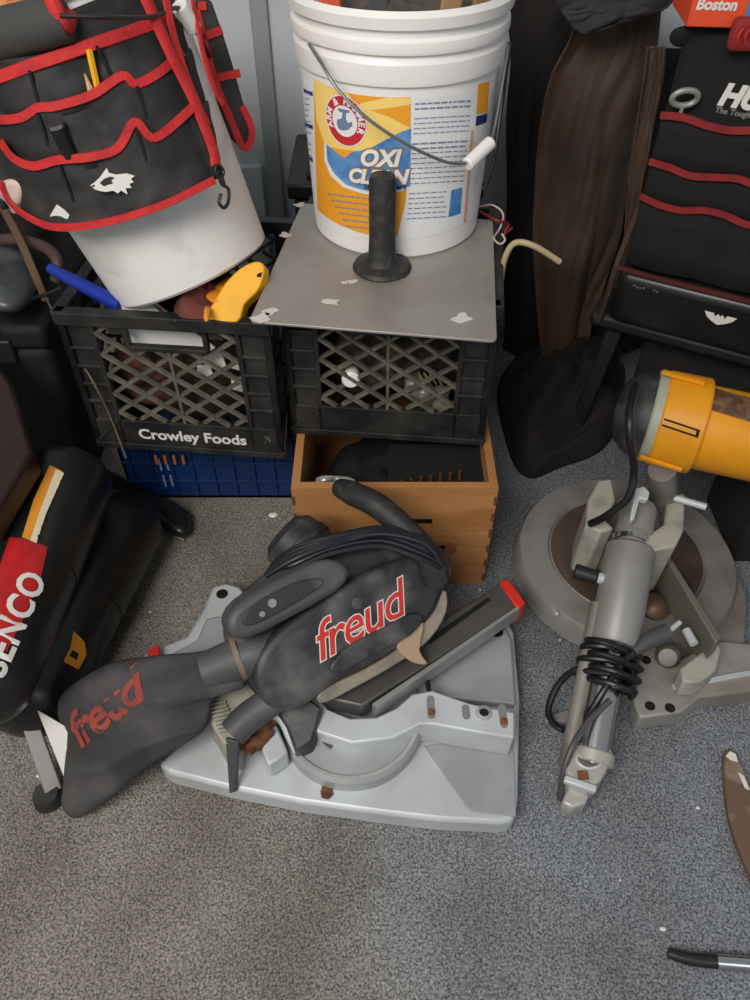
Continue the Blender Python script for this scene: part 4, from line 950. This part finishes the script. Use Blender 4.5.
# rear fence arm and foot casting on the near right
add('fence_web', prism([P(664,556,.13),P(669,554,.13),P(722,638,.13),P(716,643,.13)], (0,0,-.07)), mat('olive steel', (112,110,100), .5, .2), rs, bevel=.002)
ct = add('foot_casting', prism([P(x,y,.042) for x,y in ((634,702),(640,645),(656,645),(672,664),(702,648),(722,640),(760,644),(760,690),(700,697),(682,712),(640,718))], (0,0,-.041)), mat('stained grey casting', (160,158,154), .5, .2, col2=(128,116,100), scale=9, amt=.7), rs, bevel=.004)
add('casting_flange', prism([P(x,y,.046) for x,y in ((672,684),(760,668),(760,673),(674,689))], (0,0,-.006)), M_castw, ct, bevel=.001)
for x, y in ((646,660),(650,706),(670,708)): add('screw_hole', lathe(P(x,y,.0425), (0,0,1), [(.008,0),(.008,.0008),(0,.0008)], 16), M_darkin, ct)
add('casting_knee', prism([P(x,y,.085) for x,y in ((680,668),(716,640),(722,648),(716,670),(700,682),(684,682))], (0,0,-.043)), M_beige, ct, bevel=.004)
M_brz = mat('tarnished bronze', (104,84,62), .45, .4)
add('bronze_knob', lathe(P(668,656,.07), (-.3,-.5,.5), [(0,-.02),(.018,-.02),(.020,0),(.014,.012),(0,.014)], 20), M_castd, rs)
add('bronze_knob', lathe(P(656,606,.065), (0,-.3,1), [(0,-.02),(.022,-.02),(.024,0),(.012,.010),(0,.012)], 20), M_brz, rs)
add('link_rod', tube([P(686,630,.12),P(694,644,.12)], .007, 10, smooth=False), M_castw, rs)
add('side_leg', prism([P(x,y,.06) for x,y in ((602,606),(612,612),(592,700),(586,726),(572,722),(580,680))], (0,0,-.055)), M_grey, rs, bevel=.003)
add('side_foot', prism([P(x,y,.02) for x,y in ((544,716),(576,706),(580,722),(546,722))], (0,0,-.018)), M_grey, rs, bevel=.003)

# ================================================================== RIGHT BACKGROUND
by0 = math.radians(-28)
def cloth(name, left, right, Y, m, label, cat, amp=.02, freq=16, ph=0.0, n=60, mm=60, Yf=None):
    l, r = [PY(x,y,Y) for x,y in left], [PY(x,y,Y) for x,y in right]
    l, r = lerplist(catmull(l,8), mm), lerplist(catmull(r,8), mm)
    def fn(s, t):
        j = t*(mm-1); a = int(round(j)); p = l[a].lerp(r[a], s)
        y = amp*math.sin(s*freq*(.6+.25*t)+ph+t*2.2)+amp*.9*noise.noise(V((s*4,t*3,ph)))+amp*.8*(.3-abs(noise.noise(V((s*6+t*3,t*5,ph+4)))))
        return p+V((0, y-(Yf*t if Yf else 0), 0))
    return props(add(name, grid(fn, n, mm), m, smooth=180, solid=.004), label, cat)
cloth('leather_garment', [(566,-60),(566,0),(572,35),(552,80),(542,130),(536,200),(534,260),(540,340),(548,400),(548,440)], [(668,-60),(660,0),(655,60),(640,120),(632,180),(622,240),(606,290),(592,330),(580,390),(566,440)], 1.46, M_leather, 'long dark brown leather garment hanging behind the yellow motor saw', 'leather garment', .016, 9)
cloth('leather_strap_panel', [(648,48),(644,80),(636,140),(628,200),(622,262),(610,300)], [(664,46),(662,80),(656,120),(646,180),(636,240),(622,300)], 1.36, M_leather, 'narrow brown leather panel with a folded tab hanging beside the black tool bag', 'leather panel', .008, 8)
cloth('suede_garment', [(498,-60),(506,0),(512,60),(508,120),(508,200),(504,260),(506,330),(500,400),(498,470)], [(640,-60),(630,0),(600,60),(590,120),(585,200),(580,260),(575,330),(570,400),(560,450)], 1.60, M_leather_b, 'black brown suede garment hanging beside the labelled bucket behind the leather', 'suede garment', .02, 12, 1.0)
cloth('dark_apron', [(560,-60),(556,0),(566,18),(574,30)], [(680,-60),(672,0),(640,16),(590,34)], 1.37, mat('grey black cloth', (42,42,42), .8, bump=.3), 'grey black cloth folded over the top of the brown leather garment', 'cloth', .008, 6)
props(add('leather_heap', pillow([P(x,y,.0) for x,y in ((500,380),(560,352),(610,356),(624,380),(618,424),(600,452),(560,468),(528,478),(508,450))], V((0,0,1)), .11, .002, wob=.5, wf=14, sharp=.6, k=6, rings=20, fold=(V((.8,.6,0)), 5, 22, .8)), M_leather_b, smooth=180), 'dark leather heaped on the floor behind the round saw base', 'leather')
bb = thing('dark_filler_box', (.70, 1.27, 0), 'added black box darkening the space under the stool below the tool bag', 'box', None, by0)  # added box, blackens the shaded gap between the stool legs
add('box_body', box((0,.01,.13),(.30,.16,.26)), M_leather_b, bb, local=True, bevel=.01)
add('box_lid', box((0,.01,.272),(.31,.17,.02)), M_leather_b, bb, local=True, bevel=.006)
b2_ = thing('dark_filler_box', (.825, 1.00, 0), 'added low black box darkening the floor beyond the round saw base, below the yellow motor', 'box')  # added box, stands in for the dark corner past the saw base
add('box_body', box((0,0,.09),(.30,.17,.18)), M_leather_b, b2_, local=True, bevel=.01)
add('box_lid', box((0,0,.19),(.31,.18,.02)), M_leather_b, b2_, local=True, bevel=.006)
# black bag with red piping
by = math.radians(-28)
bgO = V((.445, 1.25, .43))
bg = thing('tool_bag', bgO, 'black tool bag with HUSKY lettering and dark red pocket bindings at the upper right', 'tool bag', None, by)
bbody = add('bag_body', box((.21,.09,.19),(.42,.16,.38)), M_fabric2, bg, local=True, bevel=.02, seg=3)
def ring(x, z): return (x, -.001, z)
lz = (.262, .188, .130)
for i, z in enumerate(lz):
    add('pocket_panel', grid(lambda s, t: V((.004+.41*s, -.004-.003*(3-i)-.006*abs(math.sin(s*11)), z-.0-(z-(lz[i+1] if i < 2 else .012))*t)), 60, 4), M_fabric2, bg, local=True, smooth=180, solid=.003)
    add('red_binding', ribbon([V((.002+.41*k/12, -.010-.003*(3-i)-.006*abs(math.sin(k/12*11)), z+.004*math.sin(k*1.7+i))) for k in range(13)], V((0,-1,0)), .011, .003, 4), M_redd, bg, local=True)
add('bottom_shell', box((.21,.085,-.055),(.43,.20,.11)), M_tank, bg, local=True, bevel=.022, seg=4)
add('bottom_piping', ribbon([V((-.004,-.018,.006)),V((.1,-.020,.004)),V((.42,-.020,.002))], V((0,-1,0)), .007, .004, 3), mat('dull maroon piping', (84,24,26), .8), bg, local=True)
FMb = lambda x, y, z: Matrix.Translation((x, y, z)) @ FM
add('bag_lettering', xf(flat_text('HUSKY', .041, bold=.0022, shear=.25), FMb(.074,.0078,.282)), M_wlogo, bg, local=True, smooth=0, weld=False)
add('tagline_lettering', xf(flat_text('The Toughest Name in Tools', .0115, bold=.0003, shear=.1), FMb(.074,.0078,.270)), mat('dim lettering', (130,130,126), .6), bg, local=True, smooth=0, weld=False)
add('shell_lettering', xf(join(*[ (lambda b_: b_)(box((i*.006,0,.003*math.sin(i)),(.004,.004,.001))) for i in range(8)]), FMb(.03,-.0165,-.022)), mat('dim grey mark', (84,90,88), .6), bg, local=True, smooth=0)
wing = [(-.05,.012),(-.02,.012),(-.016,.004),(-.006,.012),(0,.006),(.006,.012),(.016,.004),(.02,.012),(.05,.012),(.038,.0),(.02,-.008),(0,-.014),(-.02,-.008),(-.038,.0)]
add('winged_mark', xf(([V((x*.55,y*.8,0)) for x,y in wing], [tuple(range(len(wing)))]), FMb(.185,-.0172,-.045)), M_wlogo, bg, local=True, smooth=0)
add('bag_strap', tube([V((.0,.02,.10)),V((-.012,.01,.0)),V((-.014,.0,-.06)),V((-.02,.0,-.12))], .006, 8), M_leather, bg, local=True)
ey = PY(685, 98, 1.225)
M_wr = mat('worn grey metal', (150,150,142), .45, .3)
wr = thing('ring_wrench', ey, 'silver ring ended wrench standing in the top pocket of the black tool bag', 'wrench')
qn = V((-math.sin(-by)*1, -1, .35)).normalized()
qa = qn.orthogonal().normalized(); qb = qn.cross(qa)
add('ring', tube([ey+V((.019*math.cos(a),-.004*math.sin(a),.012*math.sin(a))) for a in [i*math.pi/8 for i in range(16)]], .0045, 10, 2, closed=True), M_wr, wr)
add('shank', tube([ey+V((0,0,-.012)), ey+V((-.002,.0,-.05))], .003, 8, smooth=False), M_wr, wr)
# stool below the bag
st = thing('step_stool', (.66, 1.29, 0), 'black stool under the tool bag, mostly lost in shadow', 'stool', None, by)
add('seat', box((0,0,.305),(.42,.26,.03)), M_black, st, local=True, bevel=.01)
for sx_ in (-1,1):
    for sy_ in (-1,1):
        add('leg', beam((sx_*.19,sy_*.11,.0),(sx_*.16,sy_*.09,.292),.03,.03,V((0,1,0))), M_black, st, local=True, bevel=.004)
props(add('dark_wall_fill', grid(lambda s,t: V((.32+.75*s, 1.64+.03*math.sin(s*14)-.05*t, .02+.66*(1-t))), 50, 20), M_leather_b, smooth=180, solid=.004), 'added dark sheet darkening the wall behind the tool bag', 'cloth')  # added dark sheet, keeps the wall behind the bag nearly black
# product box and red clamp on top of the bag
bz = PY(686, 26, 1.24).z
pbx = thing('product_box', PY(686, 27, 1.22), 'orange and blue cardboard box with Boston lettering at the top right corner', 'box', None, math.radians(-6))
add('carton', box((.10,.06,.035),(.20,.12,.07)), mat('orange carton', (224,78,38), .5), pbx, local=True, bevel=.002)
add('blue_panel', box((.137,-.0006,.035),(.124,.002,.068)), mat('blue carton', (70,130,190), .5), pbx, local=True)
add('box_lettering', xf(flat_text('Boston', .019, bold=.0008, shear=.1), FMb(.006,-.0012,.022)), M_wlogo, pbx, local=True, smooth=0, weld=False)
cl_ = thing('spring_clamp', PY(742,36,1.20), 'dark red ribbed clamp pad under the product box at the right edge', 'clamp')
c = PY(748,34,1.20)
add('pad', box((c.x,c.y,c.z),(.05,.02,.042)), M_redd, cl_, bevel=.008, seg=3)
add('rib', join(*[tube([c+V((-.014+i*.01,-.012,.010)),c+V((-.018+i*.01,-.013,0)),c+V((-.014+i*.01,-.012,-.010))], .002, 8) for i in range(4)]), M_red, cl_)
props(add('folded_cloth', pillow([PY(x,y,1.27) for x,y in ((676,28),(720,22),(760,20),(760,60),(700,50),(672,44))], V((0,-1,.5)), .02, wob=.3), M_fabric2, smooth=180), 'black folded cloth on top of the tool bag under the product box', 'cloth')

# ================================================================== FOREGROUND BITS
sc_ = thing('pry_bar', P(738,800,0), 'rusty worn flat bar with a pale tip at the lower right edge', 'tool')
add('blade', prism(catmull([P(x,y,.016) for x,y in ((724,756),(730,749),(738,754),(746,775),(756,800),(770,860),(768,900),(754,880),(740,850),(728,810))], 2, True), (0,0,-.014)), mat('rusty brown steel', (112,88,72), .7, .2, col2=(160,146,134), scale=28, amt=.7, lo=.5, hi=.7), sc_, bevel=.003)
add('pale_tip', prism([P(x,y,.0175) for x,y in ((726,756),(730,751),(736,754),(738,762),(731,760))], (0,0,-.001)), M_wlogo, sc_)
add('pale_edge', prism([P(x,y,.0175) for x,y in ((738,772),(744,776),(750,790),(745,788))], (0,0,-.001)), M_wlogo, sc_)
rd_ = thing('steel_rod', P(710,958,0), 'short dark steel rod with a bright end at the lower right corner', 'rod')
add('rod', tube([P(668,953,.010),P(690,959,.010),P(720,962,.011),P(770,966,.011)], [.006,.008,.0085,.009], 14), M_dkmetal, rd_)
add('bright_end', tube([P(716,961.5,.012),P(770,966,.012)], .0092, 14, smooth=False), M_chrome, rd_)
for i, (x, y, r) in enumerate(((698,808,.003),(663,929,.003),(38,776,.003),(150,612,.002),(560,640,.002),(480,590,.002),(620,880,.0015),(112,577,.002))):
    c = P(x,y,.001)
    props(add('paint_chip', pillow([c+V((r*math.cos(a)*(1.6 if i % 2 else 1.1), r*math.sin(a), 0)) for a in (0,1.2,2.3,3.4,4.6,5.5)], V((0,0,1)), .0012, .001, k=1, rings=3), M_wlogo), 'tiny white chip lying on the carpet', 'chip', 'white chips scattered on the carpet')
